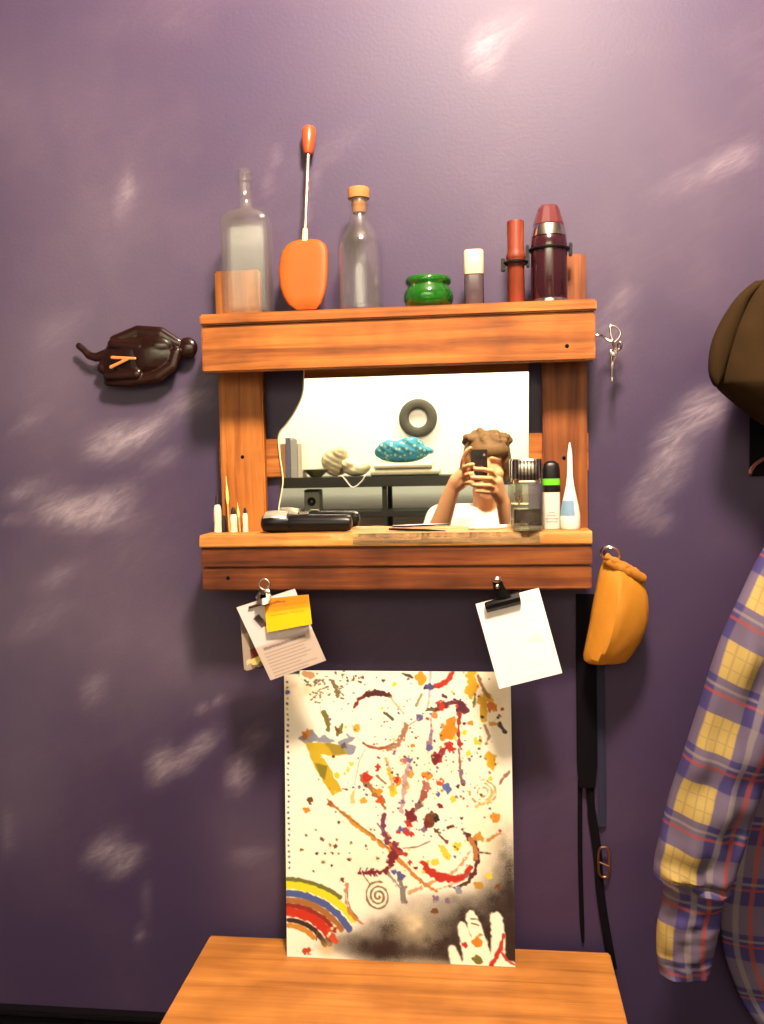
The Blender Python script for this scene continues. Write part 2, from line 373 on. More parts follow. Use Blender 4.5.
for px, py, w, h, ang, st in [(60, 340, 170, 130, -20, .8), (20, 110, 170, 150, 0, .45), (60, 610, 130, 130, -20, .75), (190, 650, 80, 60, -20, .5), (10, 760, 50, 110, 0, .6), (255, 850, 50, 70, 0, .5), (670, 220, 160, 90, 0, .3)]:
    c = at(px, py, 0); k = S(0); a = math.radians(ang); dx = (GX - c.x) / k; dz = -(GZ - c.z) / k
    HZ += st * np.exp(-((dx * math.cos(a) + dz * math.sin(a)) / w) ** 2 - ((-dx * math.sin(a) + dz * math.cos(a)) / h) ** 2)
me = bpy.data.meshes.new('wall_front')
vv = np.stack([GX.ravel(), np.zeros(GX.size), GZ.ravel()], -1)
idx = np.arange(GX.size).reshape(nzw, nxw); q = np.stack([idx[:-1, :-1], idx[:-1, 1:], idx[1:, 1:], idx[1:, :-1]], -1).reshape(-1, 4)
# real thickness: a plain back face 10 cm behind
nb = GX.size
bk = np.array([[X0, .1, 0], [X1, .1, 0], [X1, .1, ZC], [X0, .1, ZC]])
faces = q.tolist() + [[nb + 1, nb, nb + 3, nb + 2]]
me.from_pydata(np.concatenate([vv, bk]).tolist(), [], faces)
A2 = me.attributes.new('light_haze', 'FLOAT', 'POINT'); A2.data.foreach_set('value', np.concatenate([HZ.ravel(), np.zeros(4)]).astype(np.float32))
A = me.attributes.new('chalk', 'FLOAT', 'POINT'); A.data.foreach_set('value', np.concatenate([CH.ravel(), np.zeros(4)]).astype(np.float32))
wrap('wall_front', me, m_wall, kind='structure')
m_plaster = mat('white_plaster', lin(.80, .78, .70), .8, var=.03, vscale=6)
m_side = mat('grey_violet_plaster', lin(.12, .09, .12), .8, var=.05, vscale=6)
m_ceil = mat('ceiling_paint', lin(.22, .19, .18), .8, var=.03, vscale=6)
m_floor = wood('dark_floor_boards', lin(.03, .018, .01), lin(.06, .035, .018), lin(.09, .05, .026), 'Y')
obj('wall_back', box(X0, X1, YB - .1, YB, 0, ZC, 0), m_plaster, kind='structure', smooth=False)
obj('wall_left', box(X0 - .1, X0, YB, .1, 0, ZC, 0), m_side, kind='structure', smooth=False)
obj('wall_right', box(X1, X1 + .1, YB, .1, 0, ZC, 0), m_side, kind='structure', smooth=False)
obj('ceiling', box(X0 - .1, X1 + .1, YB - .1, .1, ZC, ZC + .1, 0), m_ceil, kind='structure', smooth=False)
obj('floor', box(X0 - .1, X1 + .1, YB - .1, .1, -.1, 0, 0), m_floor, kind='structure', smooth=False)
zt = at(80, 1013, -.02).z
tb = bmesh.new(); box(X0, X1, -.02, -.0005, 0, zt - .012, .003, tb); box(X0, X1, -.026, -.0005, zt - .011, zt, .003, tb)
obj('baseboard_front', tb, m_black_m, kind='structure')

# ================================================================== WOODEN SHELF FRAME
YF = -0.105
zT = (at(201, 313, YF).z + at(596, 300.5, YF).z) / 2            # top of the upper plank
zT2 = (at(201, 324, YF).z + at(596, 312.5, YF).z) / 2
zT3 = (at(201, 371.5, YF).z + at(596, 361.5, YF).z) / 2
zB = (at(200, 536, YF).z + at(592, 530.5, YF).z) / 2            # top of the lower plank
zB2 = (at(200, 547.5, YF).z + at(592, 544, YF).z) / 2
zB3 = (at(200, 567, YF).z + at(592, 566, YF).z) / 2
zB4 = (at(200, 591, YF).z + at(592, 589.5, YF).z) / 2
xl, xr = at(201, 340, YF).x, at(595.5, 330, YF).x
fr = thing('wall_shelf_frame', 'orange stained pallet wood frame with two shelves hung on the wall around the mirror', 'shelf', (0.5 * (xl + xr), -.0, zB4))
BY = -.052                                                     # planks start in front of the posts
obj('upper_shelf_board', box(xl - .001, xr + .002, YF - .004, -.036, zT2, zT, .003), m_wood_x, fr)
obj('upper_front_board', box(xl, xr, YF, YF + .018, zT3, zT2 - .001, .003), m_wood_x, fr)
# lower plank: front edge broken
b = bmesh.new(); nx, prof = 150, 7
xs = np.linspace(at(200, 540, YF).x, at(592, 538, YF).x, nx)
ring = []
pr = np.random.default_rng(4)
def jag(x):
    t = (x - xs[0]) / (xs[-1] - xs[0])
    w = max(0, min(1, (t - .34) / .12)) * max(0, min(1, (.88 - t) / .03))
    return w * (.5 + .5 * math.sin(t * 61) * math.sin(t * 23 + 1)) + w * pr.random() * .35
for i, x in enumerate(xs):
    j = jag(x); f = YF - .004
    pts = [(-.036, zB2), (f + .001, zB2), (f, zB2 + .002 + .001 * j), (f + .004 * j * pr.random(), zB2 + .5 * (zB - zB2)), (f + .002 + .012 * j, zB - .003 - .007 * j), (f + .005 + .016 * j, zB - .001 * j), (-.036, zB)]
    ring.append([b.verts.new((x, y, z)) for y, z in pts])
for A_, B_ in zip(ring, ring[1:]):
    for k in range(7): b.faces.new((A_[k], A_[(k + 1) % 7], B_[(k + 1) % 7], B_[k]))
b.faces.new(ring[0]); b.faces.new(ring[-1])
fi = 0
for f_ in b.faces:
    c = f_.calc_center_median(); t = (c.x - xs[0]) / (xs[-1] - xs[0])
    if .42 + .02 * math.sin(c.z * 900) < t < .875 and c.z > zB2 + .002 and c.z < zB - .0012 and c.y < -.05: f_.material_index = 1
obj('lower_shelf_board', b, [m_wood_worn, m_split], fr, angle=25)
xl2, xr2 = at(201, 570, YF).x, at(592.5, 570, YF).x
obj('lower_front_board', box(xl2, xr2, YF, YF + .018, zB3, zB2 - .0012, .0025), m_wood_r, fr)
obj('lower_front_board', box(xl2 + .001, xr2 - .001, YF + .0015, YF + .018, zB4, zB3 - .0012, .0025), m_wood_r, fr)
PY = -.034
for (pa, pb, top) in ((220, 264, 271), (543, 587.5, 255)):
    a, c = at(pa, 450, PY).x, at(pb, 450, PY).x
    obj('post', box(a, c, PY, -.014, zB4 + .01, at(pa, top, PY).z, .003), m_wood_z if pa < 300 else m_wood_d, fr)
zc1 = (at(218, 439, -.02).z + at(545, 434, -.02).z) / 2; zc0 = (at(218, 480, -.02).z + at(545, 471, -.02).z) / 2
obj('back_board', box(at(218, 460, -.02).x, at(589, 450, -.02).x, -.0133, -.001, zc0, zc1, .002), m_wood_x, fr)
def nail(px, py, Y, r=.0035):
    b = lathe([(0, -.004), (r, -.004), (r * 1.2, .0004), (r * .7, .0015), (0, .0018)], at(px, py, Y), 14, rot=Matrix.Rotation(PI / 2, 3, 'X'))
    return b
for px, py, Y in ((242.5, 457, PY), (564, 458, PY), (228, 578, YF + .0015), (567, 346, YF)):
    obj('nail_head', nail(px, py, Y, .0028), m_black_m, fr)

pz = at(264, 450, PY).x + .0008, at(543, 450, PY).x - .0008
obj('lower_shelf_board', box(pz[0], pz[1], -.0355, -.0138, zB2, zB, 0), m_wood_worn, fr)
# mirror with a broken, curved edge
mo = [(304, 368), (303.5, 383), (303, 391), (300.5, 400), (296, 409), (291, 417.5), (285, 425.6), (280.5, 431), (278.6, 437), (278.6, 443), (280.5, 460), (283, 479), (281.5, 493), (279, 507), (277.5, 526)]
curve = spline([at(x, y, YM) for x, y in mo], 4)
rt, rbm = at(528.8, 362, YM), at(528.3, 523, YM)
zm0 = zB + .0005; curve[-1].z = zm0; rbm.z = zm0
curve = [p for p in curve if p.z >= zm0 - 1e-5]
outl = [Vector((p.x, YM, p.z)) for p in curve] + [Vector((rbm.x, YM, rbm.z)), Vector((rt.x, YM, curve[0].z))]
# mirror glass: back sheet, clear bevel edge, silvered face as one slab
b = bmesh.new()
v0 = [b.verts.new(p) for p in outl]; v1 = [b.verts.new(p + Vector((0, .004, 0))) for p in outl]
f0 = b.faces.new(v0); b.faces.new(v1[::-1])
for i in range(len(v0)):
    j = (i + 1) % len(v0); f = b.faces.new((v0[i], v0[j], v1[j], v1[i])); f.material_index = 1
f0.material_index = 0
mm, ntm, bb = newmat('silvered_glass'); bb.inputs['Metallic'].default_value = 1; bb.inputs['Roughness'].default_value = 0.012; bb.inputs['Base Color'].default_value = (.95, .94, .86, 1)
me_edge = mat('ground_glass_edge', lin(.75, .68, .4), .3, var=.05)
mir = obj('mirror', b, [mm, me_edge], smooth=False, label='frameless mirror with a curved broken edge standing on the lower shelf', cat='mirror')
b = bmesh.new(); pts = [p + Vector((0, -.0006, 0)) for p in curve]
b = tube(pts, .0012, 6)
obj('ground_edge', b, me_edge, mir)

# ================================================================== THINGS ON THE UPPER SHELF
ZT = zT + .0003
def base(px, Y, py=300): p = at(px, py, Y); return Vector((p.x, Y, ZT))
def hgt(px, py, Y): return at(px, py, Y).z - ZT
def bottle_shell(name, outer, th, c, material, parent, **k):
    inner = [(max(r - th, .001), z) for r, z in outer if r > th * 1.5]
    inner = [(r, z) for r, z in inner]; inner[0] = (inner[0][0], inner[0][1] + th * 3)
    prof = [(0, outer[0][1])] + outer + inner[::-1] + [(0, inner[0][1])]
    return obj(name, lathe(prof, c, **k), material, parent, angle=50)
# square clear bottle
Y = -.066; s = S(Y); c = base(248.6, Y)
t = thing('glass_bottle', 'tall empty square glass bottle without a stopper, beside the orange paddle', 'bottle', c)
h = lambda py: hgt(245, py, Y)
W = 24.6 * s
outer = [(W * .9, 0), (W * .96, .003), (W * 1.0, .012), (W * 1.0, h(226)), (W * .99, h(221)), (W * .93, h(217)), (W * .7, h(213)), (W * .42, h(210)), (W * .30, h(206)), (W * .27, h(200)), (W * .27, h(183)),
         (W * .31, h(182)), (W * .31, h(179.5)), (W * .27, h(179)), (W * .27, h(176)), (W * .31, h(175.5)), (W * .31, h(173)), (W * .27, h(172.5)), (W * .27, h(170))]
b = bmesh.new()
def rrect(prof, c, dep):
    rings = []; seg = 48
    for r, z in prof:
        k = min(1, max(0, (r / W - .35) / .5)); p = 2 + 7 * k; dr = r * (1 - k) + dep * (r / W) * k
        ring = []
        for i in range(seg):
            a = 2 * PI * (i + .5) / seg; ca, sa = math.cos(a), math.sin(a)
            q = (abs(ca) ** p + abs(sa) ** p) ** (-1 / p)
            ring.append((c.x + r * q * ca, c.y + dr * q * sa, c.z + z))
        rings.append(ring)
    return rings
inner = [(max(r - .0028, .0015), z) for r, z in outer]; inner[0] = (inner[0][0], .012); inner[1] = (inner[1][0], .013); inner[2] = (inner[2][0], .016)
R = rrect(outer + inner[::-1], c, .026)
RV = [[b.verts.new(p) for p in r] for r in R]
for A_, B_ in zip(RV, RV[1:]):
    for i in range(48): b.faces.new((A_[i], A_[(i + 1) % 48], B_[(i + 1) % 48], B_[i]))
b.faces.new(RV[0]); b.faces.new(RV[-1])
obj('bottle_body', b, m_glass, t, angle=50)
tag_b = bmesh.new(); tag_b = tube(spline([(c.x + W * .3 * math.cos(a), c.y + W * .3 * math.sin(a), c.z + h(186) + .0006 * k) for k, a in enumerate(np.linspace(0, 4 * PI, 34))], 2), .0011, 6)
obj('screw_thread', tag_b, m_glass, t)

# orange paddle leaning on the wall
Y0, Y1 = -.074, -.016
pb = base(304, Y0); 
t = thing('paddle', 'orange paddle with a long thin rod and red-orange grip leaning between the glass bottles', 'paddle', pb)
def lean(px, py):
    # interpolate depth from foot to the grip at the wall
    f = (309 - py) / (309 - 127); return at(px, py, Y0 + (Y1 - Y0) * f)
rows = [(309.5, 296, 317), (304, 288, 321.5), (295, 283, 325), (285, 280, 327), (270, 278.5, 328), (258, 280, 328), (250, 282.5, 327.5), (244.5, 287, 325), (241, 293, 320), (239.5, 300, 312)]
b = bmesh.new(); RV = []
for k, (py, a, e) in enumerate(rows):
    ring = []; n = 24
    A_, E_ = lean(a, py), lean(e, py)
    mid = (A_ + E_) / 2; hw = (E_.x - A_.x) / 2; dp = .010 if 0 < k < len(rows) - 1 else .005
    for i in range(n):
        an = 2 * PI * i / n; cx, sy = math.cos(an), math.sin(an)
        dish = .006 * (1 - cx * cx) if sy < 0 else 0          # hollowed face
        ring.append(b.verts.new((mid.x + hw * cx, mid.y + dp * (abs(sy) ** .8) * (1 if sy > 0 else -1) + dish * .9, mid.z)))
    RV.append(ring)
for A_, B_ in zip(RV, RV[1:]):
    for i in range(24): b.faces.new((A_[i], A_[(i + 1) % 24], B_[(i + 1) % 24], B_[i]))
b.faces.new(RV[0]); b.faces.new(RV[-1])
zmin = min(v.co.z for v in b.verts)
for v in b.verts: v.co.z += max(0, (ZT - zmin)) * (1 if v.co.z < ZT + .02 else 0)
for v in b.verts: v.co.z = max(v.co.z, ZT)
obj('blade', b, m_orange, t, angle=60)
obj('ferrule', tube([lean(304.8, 242), lean(305.2, 229)], [.0055, .0045], 14), m_ferrule, t)
obj('rod', tube([lean(305.2, 229.5), lean(308.3, 153)], .0036, 12), m_rod, t)
obj('grip', tube([lean(308.2, 154), lean(308.3, 151), lean(308.6, 141), lean(308.9, 131), lean(309, 128), lean(309, 126.5)], [.0065, .0095, .0118, .0128, .0105, .005], 18), m_red_orange, t)

# round clear bottle with cork
Y = -.062; s = S(Y); c = base(361, Y)
t = thing('glass_bottle', 'clear round glass bottle closed with a cork, empty', 'bottle', c)
h = lambda py: hgt(360, py, Y)
r = 22.6 * s
outer = [(r * .93, 0), (r, .004), (r, .012), (r * .985, h(285)), (r * .97, h(250)), (r * .93, h(243)), (r * .82, h(236)), (r * .64, h(229)), (r * .47, h(222)), (r * .40, h(214)), (r * .385, h(207)), (r * .44, h(206)), (r * .44, h(200)), (r * .40, h(199))]
bottle_shell('bottle_body', outer, .0032, c, m_glass_r, t, seg=48)
k = thing('tmp', '', '', c); bpy.data.objects.remove(k)
ck = lathe([(0, h(213)), (r * .30, h(213)), (r * .34, h(199.2)), (r * .47, h(199)), (r * .48, h(190)), (r * .44, h(188.3)), (0, h(188))], c, 32)
obj('cork', ck, m_cork, t)

# green glass pot
Y = -.060; s = S(Y); c = base(428.5, Y); r = 24.6 * s; h = lambda py: hgt(428, py, Y)
H0 = h(277.5)
pr_ = [(0, 0), (r * .72, 0), (r * .88, H0 * .06), (r * .99, H0 * .28), (r, H0 * .42), (r * .94, H0 * .58), (r * .84, H0 * .68), (r * .82, H0 * .73), (r * .90, H0 * .79), (r * .93, H0 * .88), (r * .88, H0 * .98), (r * .8, H0), (r * .7, H0 * .95), (r * .72, H0 * .7), (r * .8, H0 * .4), (r * .6, H0 * .16), (0, H0 * .14)]
obj('glass_pot', lathe(pr_, c, 48), m_green, label='squat green glass pot with a thick dark rim', cat='pot', angle=60)

# small vial with white cap
Y = -.070; s = S(Y); c = base(474.3, Y); h = lambda py: hgt(474, py, Y); r = 9.8 * s
t = thing('vial', 'small dark grey vial with a tall white cap', 'bottle', c)
obj('vial_body', lathe([(0, 0), (r * .9, 0), (r * .98, .002), (r * .98, h(276.5)), (r * .9, h(275.6)), (0, h(275.6))], c, 32, power=4), m_amber, t)
obj('cap', lathe([(0, h(275.4)), (r * .98, h(275.4)), (r, h(274.5)), (r * .99, h(252.3)), (r * .9, h(251)), (0, h(250.8))], c, 32, power=4), mat('cream_cap', lin(.50, .40, .28), .4, var=.03), t)

# red brown bamboo tube with clip
Y = -.072; s = S(Y); c = base(516.3, Y); h = lambda py: hgt(516, py, Y); r = 8.3 * s
t = thing('wooden_tube', 'slim red-brown wooden tube with a ringed joint and black clip', 'tube', c)
obj('tube_body', lathe([(0, 0), (r * .95, 0), (r, .002), (r * .97, h(262)), (r * 1.12, h(259)), (r * 1.15, h(256.5)), (r * 1.05, h(254)), (r * .95, h(250)), (r, h(223.5)), (r * .96, h(221.5)), (r * .7, h(221.3)), (r * .66, h(230)), (0, h(230))], c, 28), m_redwood, t)
cl = tube([(c.x + r * 1.28 * math.cos(a), c.y + r * 1.28 * math.sin(a), c.z + h(263)) for a in np.linspace(0, 2 * PI, 28, endpoint=False)], .0028, 8, closed=True)
box(c.x - r * 1.75, c.x - r * 1.2, c.y - .004, c.y + .006, c.z + h(271), c.z + h(258), .0015, cl); box(c.x + r * 1.2, c.x + r * 1.6, c.y - .004, c.y + .006, c.z + h(268), c.z + h(256), .0015, cl)
obj('clip', cl, m_black, t)

# maroon vacuum flask
Y = -.069; s = S(Y); c = base(549.3, Y); h = lambda py: hgt(549, py, Y); r = 17.4 * s
t = thing('vacuum_flask', 'dark maroon vacuum flask with a faceted cup lid and silver band', 'flask', c)
obj('flask_body', lathe([(0, 0), (r * .92, 0), (r * .96, .002), (r * .96, .005), (r, .007), (r, h(245)), (r * .98, h(240)), (r * .9, h(237)), (0, h(237))], c, 40), m_maroon, t)
obj('base_ring', lathe([(r * .9, .0005), (r * 1.0, .0005), (r * 1.015, .004), (r * 1.0, .0065), (r * .9, .0065)], c, 40), m_silver, t)
obj('silver_band', lathe([(r * .85, h(238)), (r * .98, h(237.5)), (r * .9, h(230)), (r * .82, h(226)), (r * .7, h(226))], c, 40), m_silver, t)
lid = bmesh.new(); n = 12; RV = []
for rr_, z in [(r * .84, h(227)), (r * .86, h(225)), (r * .60, h(209)), (r * .52, h(206.5)), (r * .3, h(206))]:
    RV.append([lid.verts.new((c.x + rr_ * math.cos(2 * PI * i / n), c.y + rr_ * math.sin(2 * PI * i / n), c.z + z)) for i in range(n)])
for A_, B_ in zip(RV, RV[1:]):
    for i in range(n): lid.faces.new((A_[i], A_[(i + 1) % n], B_[(i + 1) % n], B_[i]))
lid.faces.new(RV[0]); lid.faces.new(RV[-1])
obj('cup_lid', lid, m_maroon_l, t, smooth=False)
st = tube([(c.x + r * 1.06 * math.cos(a), c.y + r * 1.06 * math.sin(a), c.z + h(250)) for a in np.linspace(0, 2 * PI, 32, endpoint=False)], .0026, 8, closed=True)
for sgn in (-1, 1): box(c.x + sgn * r * 1.18 - .003, c.x + sgn * r * 1.18 + .003, c.y - .005, c.y + .005, c.z + h(257), c.z + h(244), .0015, st)
obj('strap_ring', st, m_black, t)

# ================================================================== THINGS ON THE LOWER SHELF
ZB = zB + .0004
def lbase(px, py):
    p = atz(px, py, ZB); p.y = min(max(p.y, YF + .012), -.046)
    q = at(px, py, p.y); return Vector((q.x, p.y, ZB))
# plastic tubes in a row
m_dk = mat('dark_cap', lin(.012, .009, .012), .5)
def nozzle(px, py, top, w, lab, capw, capl, body=m_cream, nm='plastic_tube'):
    c = lbase(px, py); Y = c.y; s = S(Y); r = w / 2 * s; hh = at(px, top, Y).z - ZB
    t = thing(nm, lab, 'tube', c, 'small tubes in a row on the lower shelf')
    obj('tube_body', lathe([(0, 0), (r, 0), (r * 1.02, .002), (r * .92, hh * .35), (r * .98, hh * .4), (r * .96, hh * .78), (r * .75, hh * .93), (r * .4, hh), (0, hh)], c, 24), body, t)
    cr = capw / 2 * s; 
    obj('tip', lathe([(0, hh - .002), (cr, hh - .001), (cr * .9, hh + capl * s * .5), (cr * .4, hh + capl * s), (0, hh + capl * s)], c, 20), m_dk, t)
nozzle(218.2, 531.5, 504, 8.2, 'tallest cream plastic tube of the row, at the shelf end', 4.5, 9)
nozzle(234, 531.5, 513.5, 7.8, 'cream plastic tube with a wide black cap, middle of the row', 5.5, 6.5)
nozzle(245.6, 531.5, 512.5, 5.8, 'slimmest cream plastic tube, nearest the trimmer', 3.6, 5)
c = lbase(224.2, 531); s = S(c.y)
obj('dark_tube', lathe([(0, 0), (2.4 * s, 0), (2.5 * s, .002), (2.2 * s, 12 * s), (1.2 * s, 17 * s), (0, 17.5 * s)], c, 20), m_dk, label='short black pointed tube between the first two cream tubes', cat='tube', group='small tubes in a row on the lower shelf')
def brush(px, py, topx, topy, lab, w):
    c = lbase(px, py); b0 = Vector((at(px, py, -.055).x, -.055, ZB)); e = at(topx, topy, -.0365)
    t = thing('paintbrush', lab, 'brush', b0, 'brushes leaning on the post')
    P = lambda f: b0.lerp(e, f)
    obj('handle', tube([P(0) + Vector((0, 0, .0006)), P(.3), P(.5)], [w * .5, w * .55, w * .5], 12), mat('brush_handle', lin(.5, .24, .06), .4), t)
    obj('bristles', tube([P(.5), P(.6), P(.72), P(.85), P(1)], [w * .5, w * .95, w * .8, w * .35, w * .12], 12), mat('pale_bristle', lin(.75, .52, .16), .6), t)
brush(229.5, 529, 226, 476, 'taller of two pale tipped brushes leaning on the post', .0036)
brush(240, 529, 237.5, 503, 'shorter of two pale tipped brushes leaning on the post', .0030)

# black trimmer lying down
Yt = -.066; c = Vector((at(307, 532, Yt).x, Yt, ZB)); s = S(Yt)
t = thing('hair_trimmer', 'black cordless hair trimmer with a silver head lying on the shelf', 'trimmer', c)
rr = 9.0 * s
def P(px, dz, dy=0): return Vector((at(px, 525, Yt).x, Yt + dy, ZB + dz))
obj('handle', tube([P(288, rr * 1.02), P(292, rr * 1.02), P(305, rr * 1.02), P(330, rr * 1.0), P(346, rr), P(350.5, rr), P(352, rr)], [rr * .92, rr * 1.0, rr * 1.0, rr * .96, rr * .96, rr * .82, rr * .45], 28), m_black, t)
hb = bmesh.new(); RV = []
for px, rz, ry, zc in ((262.5, 5, 8, 9.5), (264, 8.2, 11, 9.8), (268, 10.2, 13.5, 10.4), (276, 10.6, 14, 10.7), (284, 10.2, 12.5, 10.3), (290, 9.4, 10, 9.6)):
    RV.append([hb.verts.new(P(px, zc * s + rz * s * math.sin(a), ry * s * math.cos(a))) for a in np.linspace(0, 2 * PI, 24, endpoint=False)])
for A_, B_ in zip(RV, RV[1:]):
    for i in range(24): hb.faces.new((A_[i], A_[(i + 1) % 24], B_[(i + 1) % 24], B_[i]))
hb.faces.new(RV[0]); hb.faces.new(RV[-1])
lo_ = min(v.co.z for v in hb.verts)
for v in hb.verts: v.co.z += ZB + .0002 - lo_
hd = obj('head', hb, m_black, t)
sb = bmesh.new(); RV = []
for px, rz, ry, zc in ((266, 9.3, 13, 11), (268, 11, 14.6, 11), (276, 11.4, 15, 11.2), (284, 11, 13.4, 10.8), (288.5, 10.2, 11, 10.4)):
    RV.append([sb.verts.new(P(px, zc * s + rz * s * math.sin(a), ry * s * math.cos(a))) for a in np.linspace(PI * .16, PI * .86, 20)])
for A_, B_ in zip(RV, RV[1:]):
    for i in range(19): sb.faces.new((A_[i], A_[(i + 1)], B_[(i + 1)], B_[i]))
r_ = bmesh.ops.solidify(sb, geom=sb.faces[:], thickness=.0012)
obj('silver_cover', sb, mat('silver_plastic', lin(.8, .77, .68), .3, metal=.5), t, label='silver head cover')
obj('switch', box(P(300, 0).x, P(309, 0).x, Yt - .005, Yt + .005, ZB + rr * 2.0, ZB + rr * 2.0 + .003, .001), m_silver, t)

# thin black tweezers
a, e = lbase(389, 526.8), lbase(445.5, 531.8)
b = bmesh.new(); dvec = (e - a); side = Vector((-dvec.y, dvec.x, 0)).normalized()
for sg in (-1, 1):
    pts = [a + Vector((0, 0, .0022)), a + dvec * .3 + side * sg * .0030 + Vector((0, 0, .002)), a + dvec * .7 + side * sg * .0028 + Vector((0, 0, .002)), e + side * sg * .0004 + Vector((0, 0, .0016))]
    tube(pts, [.0018, .0020, .0017, .0008], 8, b)
obj('tweezers', b, m_black, label='thin black tweezers lying in front of the mirror', cat='tweezers')
# pale nail file at the mirror foot
a, e = at(468, 523, -.040), at(507, 522, -.034); a.z = e.z = ZB
b = bmesh.new(); nrow = 16; RV = []
for i in range(nrow):
    f = i / (nrow - 1); p = a.lerp(e, f); w = .0075 * (1 - max(0, f - .6) ** 2 * 4) * min(1, .45 + f * 3)
    RV.append([b.verts.new(p + Vector((0, w * cy, z))) for cy, z in ((-1, .0004), (1, .0004), (1, .0030), (.3, .0044), (-1, .003))])
for A_, B_ in zip(RV, RV[1:]):
    for i in range(5): b.faces.new((A_[i], A_[(i + 1) % 5], B_[(i + 1) % 5], B_[i]))
b.faces.new(RV[0]); b.faces.new(RV[-1])
obj('nail_file', b, mat('pale_metal', lin(.75, .72, .62), .25, metal=.6), label='pale flat nail file lying at the foot of the mirror', cat='nail file')

# perfume bottle
c = lbase(527.5, 532); c.y = YF + .024; c.x = at(527.5, 530, c.y).x; Y = c.y; s = S(Y); h = lambda py: at(527, py, Y).z - ZB
t = thing('perfume_bottle', 'square clear perfume bottle with dark liquid and a steel cap', 'perfume', c)
W = 16.4 * s
mg = thin_glass('perfume_glass', (.97, .97, .93, 1), edge=.35, light_haze=.015)
outer = [(W * .92, 0), (W, .002), (W, h(486)), (W * .97, h(484)), (W * .8, h(483)), (W * .35, h(482.7))]
inner = [(W * .3, h(484.5)), (W * .86, h(486)), (W * .88, h(488)), (W * .88, .0125), (W * .8, .0112)]
obj('flacon', lathe([(0, 0)] + outer + inner + [(0, .011)], c, 48, power=7, sy=.8), mg, t, angle=45)
obj('liquid', lathe([(0, .0135), (W * .84, .0135), (W * .85, .0155), (W * .85, h(508.5)), (0, h(508.5))], c, 40, power=7, sy=.78), m_dark_liq, t)
obj('base_glass', lathe([(0, .0012), (W * .86, .0012), (W * .88, .003), (W * .86, .0095), (0, .0100)], c, 40, power=7, sy=.78), mat('thick_base_glass', lin(.6, .55, .42), .08, trans=.8, ior=1.45), t)
cap = lathe([(0, h(479.8)), (W * .86, h(479.8)), (W * .93, h(478.5)), (W * .93, h(461)), (W * .84, h(459)), (0, h(458.8))], c, 40, power=3.2, sy=.85)
m_cap, ntc, bc = newmat('ribbed_steel'); bc.inputs['Metallic'].default_value = 1; bc.inputs['Roughness'].default_value = .22
tcn = ntc.nodes.new('ShaderNodeTexCoord'); wv = ntc.nodes.new('ShaderNodeTexWave'); wv.inputs['Scale'].default_value = 55; wv.bands_direction = 'X'
ntc.links.new(tcn.outputs['Object'], wv.inputs['Vector']); rc = ramp(ntc, [(.2, lin(.14, .12, .1)), (.8, lin(.62, .57, .5))]); ntc.links.new(wv.outputs['Fac'], rc.inputs['Fac']); ntc.links.new(rc.outputs['Color'], bc.inputs['Base Color'])
obj('cap', cap, m_cap, t)
obj('collar', lathe([(0, h(483.6)), (W * .80, h(483.6)), (W * .84, h(482)), (W * .80, h(480)), (0, h(480))], c, 40, power=4, sy=.85), m_silver, t)
# the letter Y on the glass
yb = bmesh.new(); fy = c.y - W * .8 - .0012
def yp(px, py): p = at(px, py, fy); return Vector((p.x, fy, p.z))
for A_, B_ in (((517.3, 497), (519.6, 501.5)), ((522.3, 496.5), (518.6, 505)),):
    tube([yp(*A_), yp(*B_)], .0013, 8, yb)
obj('letter_mark', yb, mat('brown_print', lin(.16, .07, .03), .4), t, label='brown letter Y on the glass')

# deodorant stick
c = lbase(552.5, 527.2); Y = c.y; s = S(Y); h = lambda py: at(552, py, Y).z - ZB; W = 8.2 * s
c = Vector((at(551.5, 527, -.047).x, -.047, ZB)); Y = -.047; s = S(Y); W = 8.6 * s
t = thing('deodorant', 'white and black deodorant stick with a green stripe behind the perfume', 'deodorant', c)
obj('can', lathe([(0, 0), (W * .95, 0), (W, .002), (W, h(492)), (0, h(492))], c, 32, power=3, sy=.7), mat('pale_grey_can', lin(.62, .62, .56), .35), t)
obj('shoulder', lathe([(0, h(491.9)), (W, h(491.9)), (W * 1.02, h(485)), (0, h(485))], c, 32, power=3, sy=.72), m_black, t)
obj('green_band', lathe([(0, h(484.9)), (W * 1.02, h(484.9)), (W * 1.02, h(478.5)), (0, h(478.5))], c, 32, power=3, sy=.72), mat('lime_green', lin(.12, .5, .02), .35), t)
obj('cap', lathe([(0, h(478.4)), (W * 1.02, h(478.4)), (W * 1.0, h(470)), (W * .85, h(464)), (W * .45, h(461)), (0, h(460.5))], c, 32, power=3, sy=.72), m_black, t)
# printed label lines on the can
lb = bmesh.new()
for py, wd in ((515, .5), (518, .7), (521, .6), (512, .35)):
    z = ZB + h(py); box(c.x - W * wd, c.x + W * wd, c.y - W * .7 - .0004, c.y - W * .7 + .003, z - .0006, z + .0006, 0, lb)
obj('label_print', lb, mat('grey_print', lin(.3, .3, .3), .6), t)

